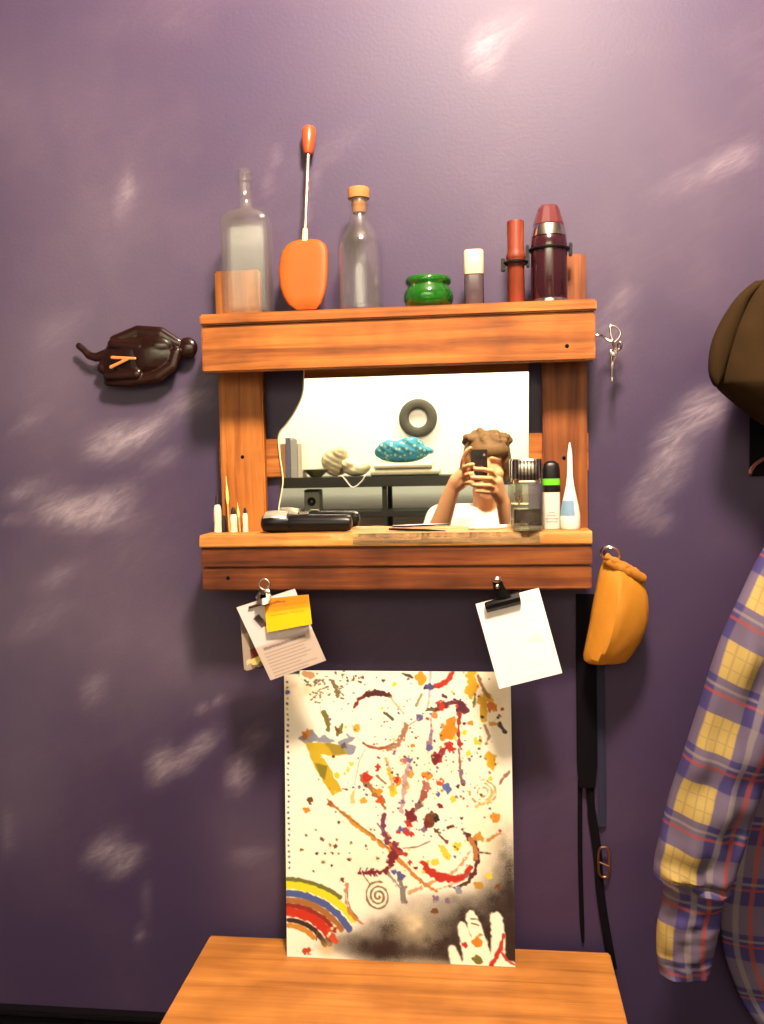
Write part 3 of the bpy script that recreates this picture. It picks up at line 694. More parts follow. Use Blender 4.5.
# white nozzle bottle
Y = -.058; c = Vector((at(570.3, 527, Y).x, Y, ZB)); s = S(Y); h = lambda py: at(570, py, Y).z - ZB
t = thing('nozzle_bottle', 'white squeeze bottle tapering to a long pointed nozzle', 'bottle', c)
R_ = 10.0 * s
obj('bottle_body', lathe([(0, 0), (R_ * .92, 0), (R_, .003), (R_ * .98, h(516)), (R_ * .86, h(507)), (R_ * .62, h(496)), (R_ * .42, h(486)), (0, h(486))], c, 32), m_white, t)
obj('nozzle', lathe([(0, h(485.9)), (R_ * .42, h(485.9)), (R_ * .30, h(475)), (R_ * .25, h(455)), (R_ * .16, h(448)), (R_ * .06, h(442.5)), (0, h(442.3))], c, 24), m_white, t)
lb = bmesh.new(); RV = []
for py, kx in ((515, .985), (509, .905), (503, .79), (500, .735)):
    RV.append([lb.verts.new((c.x + R_ * kx * 1.012 * math.cos(a), c.y + R_ * kx * 1.012 * math.sin(a), c.z + h(py))) for a in np.linspace(PI * 1.02, PI * 1.62, 14)])
for A_, B_ in zip(RV, RV[1:]):
    for i in range(13): lb.faces.new((A_[i], A_[i + 1], B_[i + 1], B_[i]))
bmesh.ops.solidify(lb, geom=lb.faces[:], thickness=.0003)
obj('label', lb, mat('light_blue_label', lin(.35, .55, .72), .5), t, label='light blue label')

# ================================================================== FIGURINE
Yg = -.042
def g(px, py, dy=0):
    p = at(px, py, (Yg + dy) * .48); p.y /= .48; return p
k = S(Yg)
b = bmesh.new()
ellip(b, g(187.5, 348), (10.8 * k, 10.8 * k, 11.2 * k))                                  # head
chain(b, [g(182, 350), g(168, 353)], [7.5 * k, 11 * k])
ellip(b, g(150, 355), (30 * k, 20 * k, 24 * k)); ellip(b, g(158, 347), (19 * k, 19 * k, 14 * k))                                           # cloaked back
ellip(b, g(134, 357), (27 * k, 18 * k, 24.5 * k))
ellip(b, g(120, 360), (18 * k, 15 * k, 23 * k))
chain(b, [g(176, 343, -.008), g(160, 334, -.010), g(138, 331.5, -.008), g(114, 340, -.012)], [6 * k, 7.5 * k, 6.5 * k, 5.0 * k])     # shoulder and arm
chain(b, [g(176, 352, -.018), g(172, 366, -.018), g(158, 376, -.018), g(130, 382, -.014), g(108, 382, -.010)], [5 * k, 6 * k, 6.5 * k, 5.5 * k, 4.5 * k])
chain(b, [g(140, 347, -.022), g(112, 344, -.020), ], [6.5 * k, 5 * k])                    # folded knees
chain(b, [g(136, 374, -.022), g(108, 376, -.018)], [6 * k, 5.2 * k])
chain(b, [g(118, 352), g(104, 355), g(96, 357.5), g(89, 355.5), g(84, 350), g(79, 346)], [8 * k, 5.5 * k, 4.6 * k, 4.2 * k, 3.6 * k, 3.6 * k])   # feet
chain(b, [g(106, 362), g(102, 368), g(110, 372)], [5 * k, 5.5 * k, 6 * k])
me = voxel(b, .0016, 3)
for v in me.vertices: v.co.y *= .48
t = thing('figurine', 'glossy dark carved figurine of a hunched seated man mounted lying sideways on the wall', 'figurine', (g(140, 360).x, 0, g(140, 386).z))
o = wrap('carved_body', me, m_brown_gloss, t, True, 180)
inl = bmesh.new(); chain(inl, [g(112, 357.5, -.038), g(135, 358.5, -.041)], [1.7 * k, 1.5 * k]); chain(inl, [g(111, 367, -.037), g(127, 359.5, -.041)], [1.9 * k, 1.6 * k])  # pale orange strips stand in for highlights on the carving
me = voxel(inl, .0009, 2)
for v in me.vertices: v.co.y *= .48
wrap('highlight_inlay', me, mat('highlight_orange', lin(.55, .2, .06), .3, coat=.6), t, True, 180, label='pale orange crossed highlight strips')

# ================================================================== SCISSORS
Ys = -.045
def q_(zx, zy, dy=0): return at(580 + zx / 7.88, 310 + zy / 7.88, Ys + dy)
t = thing('scissors', 'small silver scissors hanging by a wire hook beside the upper board', 'scissors', q_(255, 560))
obj('finger_loop', tube(spline([q_(232, 128), q_(268, 126), q_(302, 148), q_(318, 182), q_(308, 215), q_(285, 242), q_(262, 258), q_(252, 225), q_(243, 190), q_(240, 152), q_(232, 128)][:-1], 5), .0019, 10, closed=True), m_silver, t)
obj('finger_loop', tube(spline([q_(296, 275, -.01), q_(312, 252, -.012), q_(326, 268, -.012), q_(322, 300, -.01), q_(306, 316, -.008), q_(294, 300, -.008)], 5), .0019, 10, closed=True), m_silver, t)
for pts in ([(262, 255), (272, 300), (282, 345), (262, 420), (256, 470), (255, 562)], [(300, 312), (276, 330), (244, 318), (250, 400), (248, 470), (254, 560)]):
    bl = tube(spline([q_(x, y, -.004 * i) for i, (x, y) in enumerate([(p[0], p[1]) for p in pts])], 4), [.0024] * 8 + [.0022] * 4 + [.0018] * 4 + [.0016] * 4 + [.0008], 8)
    obj('blade', bl, m_silver, t)
obj('pivot', lathe([(0, -.003), (.004, -.003), (.004, .003), (0, .004)], q_(262, 345, -.008), 14, rot=Matrix.Rotation(PI / 2, 3, 'X')), m_silver, t)
hk = tube(spline([Vector((xr - .004, YF + .010, at(595, 335, YF + .01).z)), Vector((xr + .012, YF + .012, at(600, 334.5, YF).z))] + [Vector((q_(180, 205).x, YF + .06, q_(180, 205).z)), q_(235, 248), q_(258, 240), q_(262, 215, .01)], 5), .0021, 10)
obj('wire_hook', hk, m_silver, label='bent silver wire hook in the end of the upper board holding the scissors', cat='hook')

# ================================================================== MUSTARD POUCH
Yp = -.062
bt = thing('pouch', 'mustard yellow cloth pouch with a rolled top hanging from a steel ring', 'pouch', at(612, 662, Yp))
rows = [(568, 602.5, 639), (574, 600.5, 643), (582, 598.5, 645.5), (592, 596.5, 648), (604, 594, 648.8), (616, 591.5, 648), (628, 589.5, 645), (640, 587, 640), (650, 585, 634), (657, 583.3, 629), (661, 584, 626), (663.5, 588, 620)]
b = bmesh.new(); RV = []; n = 40
for k_, (py, a, e) in enumerate(rows):
    A_, E_ = at(a, py, Yp), at(e, py, Yp); mid = (A_ + E_) / 2; hw = (E_.x - A_.x) / 2
    f = k_ / (len(rows) - 1); dp = .014 + .028 * math.sin(PI * min(1, f * .85 + .1)) - .008 * (f > .95)
    ring = []
    for i in range(n):
        an = 2 * PI * i / n; cx, sy = math.cos(an), math.sin(an)
        c0 = -.10 - .45 * f
        tri = 1 - (abs(cx - c0) / (1 + abs(c0)) if cx > c0 else abs(cx - c0) / (1 - abs(c0))) ** 1.15
        crease = .006 * (abs(((cx * 1.6 + f * 2.3) % 1) - .5) - .25) * (1 - abs(cx)) + .004 * (abs(((cx * 1.1 - f * 3.1 + .3) % 1) - .5) - .25)
        fr_d = (.35 * abs(sy) ** .75 + .65 * max(0, tri)) * dp * 1.15 + crease * abs(sy)
        ring.append(b.verts.new((mid.x + hw * cx, mid.y + (-fr_d if sy < 0 else dp * abs(sy) ** .75), mid.z + (.012 * cx * (1 - f) * -1))))
    RV.append(ring)
for A_, B_ in zip(RV, RV[1:]):
    for i in range(n): b.faces.new((A_[i], A_[(i + 1) % n], B_[(i + 1) % n], B_[i]))
b.faces.new(RV[0]); b.faces.new(RV[-1])
bmesh.ops.triangulate(b, faces=[f for f in b.faces if len(f.verts) > 4])
obj('cloth_body', b, m_bag, bt, angle=24)
rl = spline([at(605, 559, Yp - .012), at(612, 563, Yp - .016), at(622, 568, Yp - .018), at(633, 573.5, Yp - .016), at(644, 579.5, Yp - .01)], 5)
b = tube(rl, [.008 + .0035 * math.sin(PI * i / 20) + .0008 * math.sin(i * 2.1) for i in range(len(rl))], 14)
tube([p + Vector((-.002, -.004, .007)) for p in rl[1:17]], [.006 + .001 * math.sin(i * 1.3) for i in range(16)], 12, b)
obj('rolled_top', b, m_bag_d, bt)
cr = at(610, 553, Yp - .012); nr = (Vector((.75, -.5, .3))).normalized(); u = nr.orthogonal().normalized(); v = nr.cross(u)
obj('steel_ring', tube([at(610.5, 553.5, Yp - .012) + (Vector((1, 0, -.25)).normalized() * math.cos(a) * 9 * S(Yp) + Vector((.25, -.35, 1)).normalized() * math.sin(a) * 7 * S(Yp)) for a in np.linspace(0, 2 * PI, 28, endpoint=False)], .0024, 10, closed=True), m_silver, bt)
pn = at(609.5, 548.5, Yp - .012)
obj('wall_nail', tube([Vector((pn.x, .002, pn.z - .004)), Vector((pn.x, pn.y + .004, pn.z - .001)), Vector((pn.x, pn.y - .012, pn.z + .003))], .0022, 10), m_silver, label='long steel nail in the wall carrying the mustard pouch', cat='nail')

# ================================================================== BLACK STRAP HANGING BEHIND THE POUCH
t = thing('belt', 'black belt hanging down the wall behind the mustard pouch, buckle low', 'belt', at(592, 950, -.01))
def ribbon(pts, hw, yoff, thick=.003):
    b = bmesh.new(); RV = []
    for (px, py), w in zip(pts, hw):
        A_, E_ = at(px - w, py, yoff), at(px + w, py, yoff)
        RV.append([b.verts.new(A_), b.verts.new(E_), b.verts.new(E_ - Vector((0, thick, 0))), b.verts.new((A_ + E_) / 2 - Vector((0, thick * 1.8, 0))), b.verts.new(A_ - Vector((0, thick, 0)))])
    for A_, B_ in zip(RV, RV[1:]):
        for i in range(5): b.faces.new((A_[i], A_[(i + 1) % 5], B_[(i + 1) % 5], B_[i]))
    b.faces.new(RV[0]); b.faces.new(RV[-1]); return b
def sp2(pts, n=6): return [(p.x, p.y) for p in spline([(x, y, 0) for x, y in pts], n)]
pp = sp2([(586, 594), (586, 660), (586.5, 720), (587, 786)]); obj('folded_strap', ribbon(pp, [10] * (len(pp) - 3) + [10, 9, 8], -.006, .006), m_black_m, t)
pp = sp2([(600, 640), (601, 720), (602, 800), (601.5, 826)]); obj('folded_strap', ribbon(pp, [4.2] * len(pp), -.003, .003), mat('navy_webbing', lin(.012, .012, .035), .8), t)
pp = sp2([(580, 780), (580, 850), (581.5, 910), (583, 942)]); obj('strap_tail', ribbon(pp, [2.3] * (len(pp) - 4) + [2.1, 1.9, 1.6, 1.2], -.0022, .002), m_black_m, t)
pp = sp2([(589, 780), (592, 815), (597, 850), (600, 890), (606, 930), (613, 968)]); obj('strap_tail', ribbon(pp, [4, 4, 4, 4, 3.8, 3.8] + [4.4] * 8 + [4.2] * (len(pp) - 14), -.004, .0035), m_black_m, t)
bk = at(604, 862, -.014); bm_ = tube([bk + Vector((9 * S(0) * math.copysign(abs(math.cos(a)) ** .6, math.cos(a)) * .6, -.002 * math.sin(a), 16 * S(0) * math.copysign(abs(math.sin(a)) ** .6, math.sin(a)))) for a in np.linspace(0, 2 * PI, 28, endpoint=False)], .0022, 8, closed=True)
tube([bk + Vector((-.009, 0, 0)), bk + Vector((.008, -.003, -.006))], .0016, 8, bm_)
obj('buckle', bm_, mat('dull_brass', lin(.25, .12, .07), .35, metal=.9), t)

# ================================================================== CLIPS AND PAPERS
def paint_left(c):
    c.C[:] = (.50, .40, .33)
    r = np.random.default_rng(5)
    c.fill(c.Y - 44, (.66, .58, .56), 1)
    for y in (47.5, 48.6):
        x = 8
        while x < 50:
            w = r.uniform(1.2, 3.4); c.stroke([(x, y), (x + w, y)], 1.5, (.22, .17, .16), .2); x += w + r.uniform(1.2, 2.2)
    for k, y in enumerate(np.arange(53, 77, 3.4)):
        x = 6; end = r.uniform(36, 54)
        while x < end:
            w = r.uniform(1.5, 5); c.stroke([(x, y), (min(x + w, 55), y)], .55, (.22, .16, .14), .1, .85); x += w + .8
    c.poly([(10, 16), (18, 13), (21, 26), (14, 28)], (.09, .06, .06), .6)
    c.poly([(8.6, 18), (11, 17), (14, 29), (11, 28)], (.55, .5, .48), .3)
    c.poly([(24, 14), (52, 8), (58, 34), (26, 40)], (.75, .7, .6), .3)
def paint_yellow(c):
    c.C[:] = (.74, .40, .008)
    c.fill(15 + 1.5 * np.sin(c.X * .2) - c.Y, (.80, .50, .006), 3)
    c.fill(c.Y - 11, (.62, .22, .008), 3)  # darker upper part: shade painted into the note's colour
    r = np.random.default_rng(8)
    for y in (3, 7, 11.5, 15.5):
        x = 6
        while x < 42:
            w = r.uniform(2, 6); c.stroke([(x, y + r.uniform(-.4, .4)), (x + w, y + r.uniform(-.4, .4))], .6, (.42, .18, .02), .3, .85); x += w + r.uniform(.8, 2)
    c.stroke([(0, 6), (14, 4), (22, 4.4)], 1.6, (.25, .07, .02), .4)
Yc = YF - .012
sp = thing('paper_sheet', 'white printed sheet held with the yellow note by the silver clip', 'paper', at(282, 680, Yc), 'papers clipped under the frame')
sheet('printed_sheet', at(236.3, 607.5, Yc), at(294.7, 588.7, Yc), at(326, 660.5, Yc - .006), at(270.5, 680.3, Yc - .006), (0, 0, 60, 79), (150, 196), paint_left, m_paper, sp, thick=.0006, bowdir=lambda U, V: .004 * np.sin(V * PI) - .006 * np.maximum(0, .05 - np.abs(V - .53)) * 10)
ye = thing('yellow_note', 'curled orange-yellow note clipped over the printed sheet', 'note', at(290, 632, Yc - .012), 'papers clipped under the frame')
sheet('note_sheet', at(263.8, 599, Yc - .009), at(308.5, 594.5, Yc - .016), at(312, 624, Yc - .020), at(267, 632.5, Yc - .012), (0, 0, 48, 30), (140, 90), paint_yellow, m_paper, ye, thick=.0008, bowdir=lambda U, V: .014 * np.sin(V * PI * .95) * (.4 + .6 * U) + .004 * np.sin(U * 8 + V * 5))
def paint_card(c):
    c.C[:] = (.16, .12, .10)
    c.poly([(0, 0), (7, 0), (8, 40), (0, 40)], (.34, .27, .2), .5); c.poly([(7, 18), (22, 12), (22, 30), (8, 34)], (.14, .02, .015), 1)
    c.blob(13, 30, 6.5, (.62, .5, .14), .6, 4.5); c.blob(5, 29, 2.5, (.6, .5, .3), .5); c.stroke([(0, 40), (24, 38)], 5, (.03, .015, .012), .3)
cc = thing('postcard', 'dark postcard with a yellow figure hanging half behind the printed sheet', 'postcard', at(256, 672, Yc + .012), 'papers clipped under the frame')
sheet('card', at(239.5, 612, Yc + .010), at(266, 606, Yc + .010), at(272, 666, Yc + .006), at(244.3, 671.8, Yc + .006), (0, 0, 27, 60), (80, 170), lambda c: (paint_card(Shift(c, 0, 20))), m_paper, cc, thick=.001) if False else None
class Sh:  # same canvas with a moved origin
    pass
def paint_card2(c):
    Yk = c.Y; c.Y = c.Y - 22; paint_card(c); c.Y = Yk
sheet('card', at(239.5, 612, Yc + .010), at(266, 606, Yc + .010), at(272, 666, Yc + .006), at(244.3, 671.8, Yc + .006), (0, 0, 27, 60), (80, 170), paint_card2, m_paper, cc, thick=.001)

# silver bulldog clip
ct = thing('bulldog_clip', 'silver bulldog clip on the lower board holding the yellow note', 'clip', at(264, 608, Yc - .004), 'clips under the frame')
def disc(px, py, Y, r, th): return lathe([(0, -th), (r, -th), (r, th), (0, th)], at(px, py, Y), 24, rot=Matrix.Rotation(PI / 2, 3, 'X'))
ring_b = tube([at(264.3, 584.3, Yc - .008) + Vector((math.cos(a), 0, math.sin(a))) * 5.4 * S(Yc) for a in np.linspace(0, 2 * PI, 24, endpoint=False)], .0022, 10, closed=True)
obj('thumb_loop', ring_b, m_silver, ct)
jb = bmesh.new(); RV = []
for px, py, w, dy in ((264, 590, 4.5, -.010), (263.8, 594, 7.0, -.014), (263.5, 598, 7.5, -.014), (263.2, 602, 6.5, -.017), (263, 604.5, 6, -.018)):
    A_, E_ = at(px - w, py + .8, Yc + dy), at(px + w, py - .8, Yc + dy)
    RV.append([jb.verts.new(p) for p in (A_, A_.lerp(E_, .3) + Vector((0, -.003, 0)), A_.lerp(E_, .7) + Vector((0, -.003, 0)), E_)])
for A_, B_ in zip(RV, RV[1:]):
    for i in range(3): jb.faces.new((A_[i], A_[i + 1], B_[i + 1], B_[i]))
bmesh.ops.solidify(jb, geom=jb.faces[:], thickness=.001)
obj('jaw', jb, m_silver, ct)
obj('spring_roll', tube([at(256.5, 597.5, Yc - .009), at(271.5, 595.5, Yc - .009)], .0034, 12), m_silver, ct)
obj('jaw_edge', tube([at(249, 607.5, Yc - .003), at(262, 604, Yc - .004), at(283, 601, Yc - .0055)], .0022, 8), mat('dark_steel', lin(.1, .05, .03), .4, metal=.7), ct, label='dark jaw edge')

def paint_white(c):
    c.C[:] = (.90, .88, .82)
    r = np.random.default_rng(9)
    for y in list(np.arange(16, 84, 4.2)):
        x = 6 + r.uniform(0, 3); end = r.uniform(20, 58)
        while x < end:
            w = r.uniform(2, 6); c.stroke([(x, y), (x + w, y)], .5, (.70, .64, .54), .2, .55); x += w + 1.2
    c.poly([(36, 46), (54, 44), (56, 54), (50, 52)], (.72, .66, .55), 1.2, 2, .55)
    for y in (4, 8, 11): c.stroke([(48, y), (58, y)], .7, (.45, .4, .35), .3, .7)
wp = thing('paper_sheet', 'white sheet hanging tilted from the black clip', 'paper', at(519, 690, Yc), 'papers clipped under the frame')
sheet('blank_sheet', at(475.5, 604, Yc), at(538.7, 587.8, Yc), at(562.3, 673, Yc - .006), at(499.3, 688.8, Yc - .006), (0, 0, 65, 88), (130, 176), paint_white, m_paper, wp, thick=.0006, bowdir=lambda U, V: .003 * np.sin(V * PI) - .002 * np.cos(U * PI * 2))
ct = thing('bulldog_clip', 'black bulldog clip on the lower board holding the white sheet', 'clip', at(502, 612, Yc - .004), 'clips under the frame')
jb = bmesh.new(); RV = []
for (a, e, dy) in (((485.5, 602), (517.5, 591.5), -.001), ((484.3, 603.8), (519, 592.4), -.008), ((485, 606.5), (520, 597), -.013), ((486.3, 610), (520.8, 601), -.012), ((487.3, 612.6), (521, 604), -.006), ((487.3, 612.6), (521, 604), -.001)):
    A_, E_ = at(*a, Yc + dy), at(*e, Yc + dy); RV.append([jb.verts.new(A_.lerp(E_, f)) for f in np.linspace(0, 1, 6)])
for A_, B_ in zip(RV, RV[1:]):
    for i in range(5): jb.faces.new((A_[i], A_[i + 1], B_[i + 1], B_[i]))
jb.faces.new([r[0] for r in RV]); jb.faces.new([r[-1] for r in RV])
obj('jaw', jb, m_black, ct, angle=25)
lv = bmesh.new(); RV = []
for px, py, w in ((504, 598, 7.5), (501, 592, 6.5), (498.5, 587, 5.5), (497.5, 583, 5.0), (497.2, 580, 4)):
    A_, E_ = at(px - w, py, Yc - .011), at(px + w, py - 1, Yc - .011); RV.append([lv.verts.new(A_), lv.verts.new(A_.lerp(E_, .5) + Vector((0, -.002, 0))), lv.verts.new(E_)])
for A_, B_ in zip(RV, RV[1:]):
    for i in range(2): lv.faces.new((A_[i], A_[i + 1], B_[i + 1], B_[i]))
bmesh.ops.solidify(lv, geom=lv.faces[:], thickness=.0012)
obj('lever', lv, m_black, ct)
b = bmesh.new(); ellip(b, at(497.2, 579.5, Yc - .010), (5.0 * S(Yc), .005, 3.6 * S(Yc)))
obj('thumb_roll', b, m_silver, ct)
obj('rivet', nail(497.3, 586.5, Yc - .0135, .003), m_silver, ct)

# ================================================================== TABLE
ztab = atz(400, 941.5, 0).z if False else at(400, 941.5, -.022).z
xa = (atz(205, 938, ztab).x + atz(163, 1024, ztab).x) / 2; xb = (atz(608, 945, ztab).x + atz(628, 1024, ztab).x) / 2
tt = thing('wooden_table', 'plain orange-brown wooden side table pushed against the wall under the frame', 'table', ((xa + xb) / 2, -.24, 0))
obj('table_top', box(xa, xb, -.50, -.022 - .005, ztab - .028, ztab, .003), m_table, tt)
ap = bmesh.new(); box(xa + .03, xb - .03, -.47, -.45, ztab - .10, ztab - .0285, .002, ap); box(xa + .03, xb - .03, -.08, -.06, ztab - .10, ztab - .0285, .002, ap)
box(xa + .02, xa + .0395, -.445, -.085, ztab - .10, ztab - .0285, .002, ap); box(xb - .0395, xb - .02, -.445, -.085, ztab - .10, ztab - .0285, .002, ap)
obj('apron', ap, m_table, tt)
for lx in (xa + .045, xb - .045 - .045):
    for ly in (-.445, -.13):
        obj('leg', lathe([(.016, .0), (.017, .003), (.0225, ztab - .0287)], (lx + .0225, ly + .02, 0), 16, power=6), m_table, tt)

# ================================================================== PAINTED SHEET ON THE TABLE
DK = (.045, .025, .02); BR = (.20, .07, .02); MAR = (.22, .02, .03); RED = (.62, .04, .02); ORA = (.80, .30, .02); YEL = (.85, .62, .03); BLU = (.10, .14, .42); GRN = (.14, .16, .03); OLV = (.22, .20, .03); PUR = (.28, .16, .30); GRY = (.34, .36, .44)
def z1(x, y): return (270 + x / 5.877, 665 + y / 5.877)
def z2(x, y): return (390 + x / 5.877, 665 + y / 5.877)
def z3(x, y): return (270 + x / 5.877, 815 + y / 5.877)
def z4(x, y): return (390 + x / 5.877, 815 + y / 5.877)
def arc(cx, cy, rx, ry, a0, a1, n=30): return [(cx + rx * math.cos(math.radians(a)), cy + ry * math.sin(math.radians(a))) for a in np.linspace(a0, a1, n)]
def paint_art(c):
    c.C[:] = (.88, .83, .68); r = np.random.default_rng(21)
    c.spray(300, 690, 26, 14, (.70, .48, .22), .55, .1); c.spray(500, 690, 22, 40, (.74, .58, .32), .5, .1); c.spray(495, 840, 26, 60, (.74, .60, .36), .5, .1)  # brownish top corners paint in the shadow of the hanging papers
    c.spray(385, 870, 60, 26, (.76, .62, .40), .35, .1); c.spray(430, 760, 50, 40, (.82, .64, .35), .3, .1)
    # sprayed dark cloud with the hand left blank
    for x, y, rx, ry, a in ((390, 950, 34, 17, .95), (395, 930, 26, 14, .8), (440, 945, 30, 20, .9), (440, 922, 34, 12, .6), (475, 915, 26, 18, .85), (500, 900, 18, 22, .85), (505, 930, 20, 45, 1.0), (480, 935, 34, 22, 1.0), (500, 950, 26, 22, 1), (510, 870, 12, 34, .75), (350, 945, 28, 10, .5), (370, 950, 20, 12, .8), (460, 955, 30, 10, .8), (420, 905, 30, 10, .3), (460, 900, 26, 8, .4), (512, 950, 8, 40, 1), (512, 900, 6, 20, .9), (400, 952, 60, 7, .7), (470, 945, 20, 14, .9)):
        c.spray(x, y, rx, ry, (.035, .018, .015), a * 1.15, .22)
    c.spray(415, 925, 16, 12, (.80, .68, .42), .75, .1); c.spray(430, 962, 30, 3, (.6, .45, .25), .5)
    HW = (.90, .84, .66)
    for pts, w in (([z4(370, 780), z4(385, 830), z4(400, 880)], [7, 9, 10]), ([z4(428, 650), z4(455, 740), z4(480, 870)], [8.5, 10.5, 13]), ([z4(480, 585), z4(515, 680), z4(560, 860)], [9, 11.5, 15]), ([z4(628, 590), z4(635, 660), z4(640, 760), z4(625, 860)], [10, 11.5, 11.5, 14]), ([z4(450, 880), z4(640, 880), z4(720, 860)], [12, 14, 8])):
        c.stroke(pts, w, HW, .08, 1, 0, 1.0)
    c.blob(*z4(440, 750), 3, RED, .4); c.blob(*z4(520, 725), 5.5, ORA, .5); c.stroke([z4(485, 625), z4(525, 635)], 1.2, BR); c.stroke([z4(480, 600), z4(510, 600)], 1, BR)
    c.stroke([z4(590, 870), z4(650, 770), z4(670, 680)], [4, 3.5, 2.5], RED, .3); c.stroke([z4(650, 780), z4(690, 830), z4(730, 850)], 2, RED, .4); c.blob(*z4(515, 830), 5, OLV, .6)
    # margin dots
    for i, y in enumerate(np.arange(683, 875, 5.6)):
        c.blob(287.3 + .35 * math.sin(i), y, 1.0 + .35 * r.random(), [BR, GRN, BLU, ORA, DK, YEL][i % 6 if i < 8 else (4 if i % 2 else 2)], .5)
    c.blob(287.2, 693.5, 2.3, BLU, .3)
    # small dark leaf marks top
    for _ in range(70):
        x, y = r.normal(326, 17), r.normal(690, 9)
        if 305 < x < 372 and 672 < y < 716: a = r.uniform(-.8, .8); l = r.uniform(.8, 2.6); c.stroke([(x, y), (x + l * math.cos(a), y - l * math.sin(a))], r.uniform(.7, 1.5), [OLV, BR, DK, GRN][r.integers(4)], .4)
    for _ in range(16):
        x, y = r.normal(354, 8), r.normal(678, 4); c.blob(x, y, r.uniform(.7, 1.7), [OLV, BR, DK][r.integers(3)], .6)
    c.stroke([z1(380, 100), z1(400, 140), z1(415, 185)], [2.5, 4, 3.5], (.26, .18, .08), .4); c.stroke([z1(325, 290), z1(345, 330), z1(352, 390)], [4, 5, 3.6], OLV, .3); c.stroke([z1(435, 360), z1(425, 395), z1(408, 415)], [3, 4.5, 3.6], OLV, .4); c.stroke([z1(395, 375), z1(410, 405)], 2, BR, .4)
    c.blob(*z1(225, 60), 7, (.66, .28, .06), .5, 4.5, .8); c.poly([z1(105, 60), z1(180, 30), z1(180, 58)], DK, .4)
    # upper ring
    cx, cy = 381, 722
    c.stroke(arc(cx, cy, 27, 28, 0, 360, 60), 1.0, (.5, .35, .2), .5, .5, .45)
    c.stroke(arc(cx - 1, cy - 2, 26, 27, 195, 300, 24), [1.5] * 4 + [3] * 6 + [5] * 8 + [2.5] * 6, MAR, .35); c.stroke(arc(cx, cy - 3, 24, 26, 245, 290, 12), 5, (.10, .02, .02), .4)
    c.stroke(arc(cx, cy, 27, 28, 60, 125, 24), 2.6, (.42, .10, .04), .4); c.stroke(arc(cx, cy, 27.5, 29, 5, 62, 20), 3.2, (.36, .14, .08), .45, .9, .2)
    c.stroke([z1(300, 330), z1(302, 250)], .01, BR); c.blob(*z1(525, 383), 4.2, (.82, .46, .03), .4); c.stroke([z1(690, 285), z1(740, 328)], 2, (.12, .10, .05), .3); c.blob(*z1(672, 365), 1, BR)
    c.blob(*z1(680, 258), 1.6, YEL)
    # bird shape, yellow with grey crest
    for pts in ([z1(165, 450), z1(255, 385), z1(285, 430), z1(280, 470), z1(200, 480)], [z1(280, 430), z1(360, 430), z1(385, 470), z1(280, 475)], [z1(415, 470), z1(470, 420), z1(515, 440), z1(470, 470), z1(525, 500), z1(490, 540), z1(430, 530)]):
        c.poly(pts, GRY, 2.0)
    c.poly([z1(205, 470), z1(300, 465), z1(420, 485), z1(470, 540), z1(400, 550), z1(300, 545), z1(350, 610), z1(430, 760), z1(370, 790), z1(310, 690), z1(260, 620), z1(240, 560)], (.70, .50, .02), 1.0)
    c.poly([z1(320, 470), z1(430, 488), z1(460, 530), z1(390, 545)], (.42, .32, .03), 1.2); c.poly([z1(270, 600), z1(345, 610), z1(330, 690), z1(300, 680)], (.30, .24, .02), 1.2); c.blob(*z1(220, 418), 4, ORA, .4); c.blob(*z1(205, 440), 3, (.5, .2, .05), .4); c.poly([z1(300, 560), z1(400, 550), z1(380, 575)], (.9, .8, .5), .6)
    c.blob(*z1(440, 488), 3, (.14, .10, .12), .5)
    # thin thread from ring
    c.stroke([z1(572, 505), z1(535, 580), z1(505, 720)], 1.0, (.55, .42, .25), .3, .8)
    # long diagonal yellow brown stroke to the red root
    c.stroke([z1(335, 805), z1(380, 850), z1(450, 900), (355, 826), (372, 838), (388, 850), (396, 856)], [2, 3, 3.2, 3.4, 3.6, 3.4, 3], (.72, .36, .04), .45); c.stroke([z1(340, 812), z1(430, 890), (366, 832), (390, 850)], 1.1, (.42, .16, .04), .6)
    c.stroke([z4(50, 265), z4(150, 360), z4(210, 410), z4(280, 450)], [3.2, 3.4, 3.0, 2], (.72, .28, .04), .35)
    c.stroke([z4(120, 465), z4(270, 390), z4(360, 355), z4(420, 300), z4(480, 215)], [2.6, 3, 2.6, 2.2, 2], (.72, .30, .10), .4, .8, .1); c.stroke([z4(280, 440), z4(390, 400), z4(470, 350)], 2, (.7, .32, .12), .4, .6, .15)
    # maroon forked root
    c.stroke([z3(680, 20), z3(675, 100), z3(705, 170), z3(760, 215), z4(70, 235)], [4, 4.5, 5, 6.5, 5], (.24, .05, .10), .4); c.stroke([z3(755, 215), z3(715, 290), z3(690, 340), z3(610, 350), z3(530, 362)], [7, 5, 5, 3.4, 2.6], MAR, .45)
    for dx in range(6): c.stroke([z3(530 + dx * 18, 350), z3(535 + dx * 20, 330 + (dx % 2) * 40)], 1.4, MAR, .4)
    c.stroke([z4(0, 320), z4(45, 240)], [3, 4], MAR, .5); c.stroke([z4(10, 180), z4(60, 230), z4(100, 240)], 3, (.5, .06, .04), .5); c.stroke([z3(675, 110), z3(640, 65)], 1.6, PUR, .3)
    # lower ring (tyre print)
    cx, cy = 453, 857
    c.stroke(arc(cx, cy, 26, 30, -95, 95, 40), [1.6] * 8 + [3] * 4 + [6] * 10 + [4] * 8 + [2] * 10, (.12, .03, .03), .4); c.stroke(arc(cx + 1, cy, 24, 28, -40, 0, 14), 3.5, (.62, .22, .06), .5)
    c.stroke([z4(195, 275), z4(240, 335), z4(310, 370), z4(400, 375), z4(455, 345), z4(490, 300)], [3, 6.5, 6.5, 6, 4.5, 2.5], RED, .28)
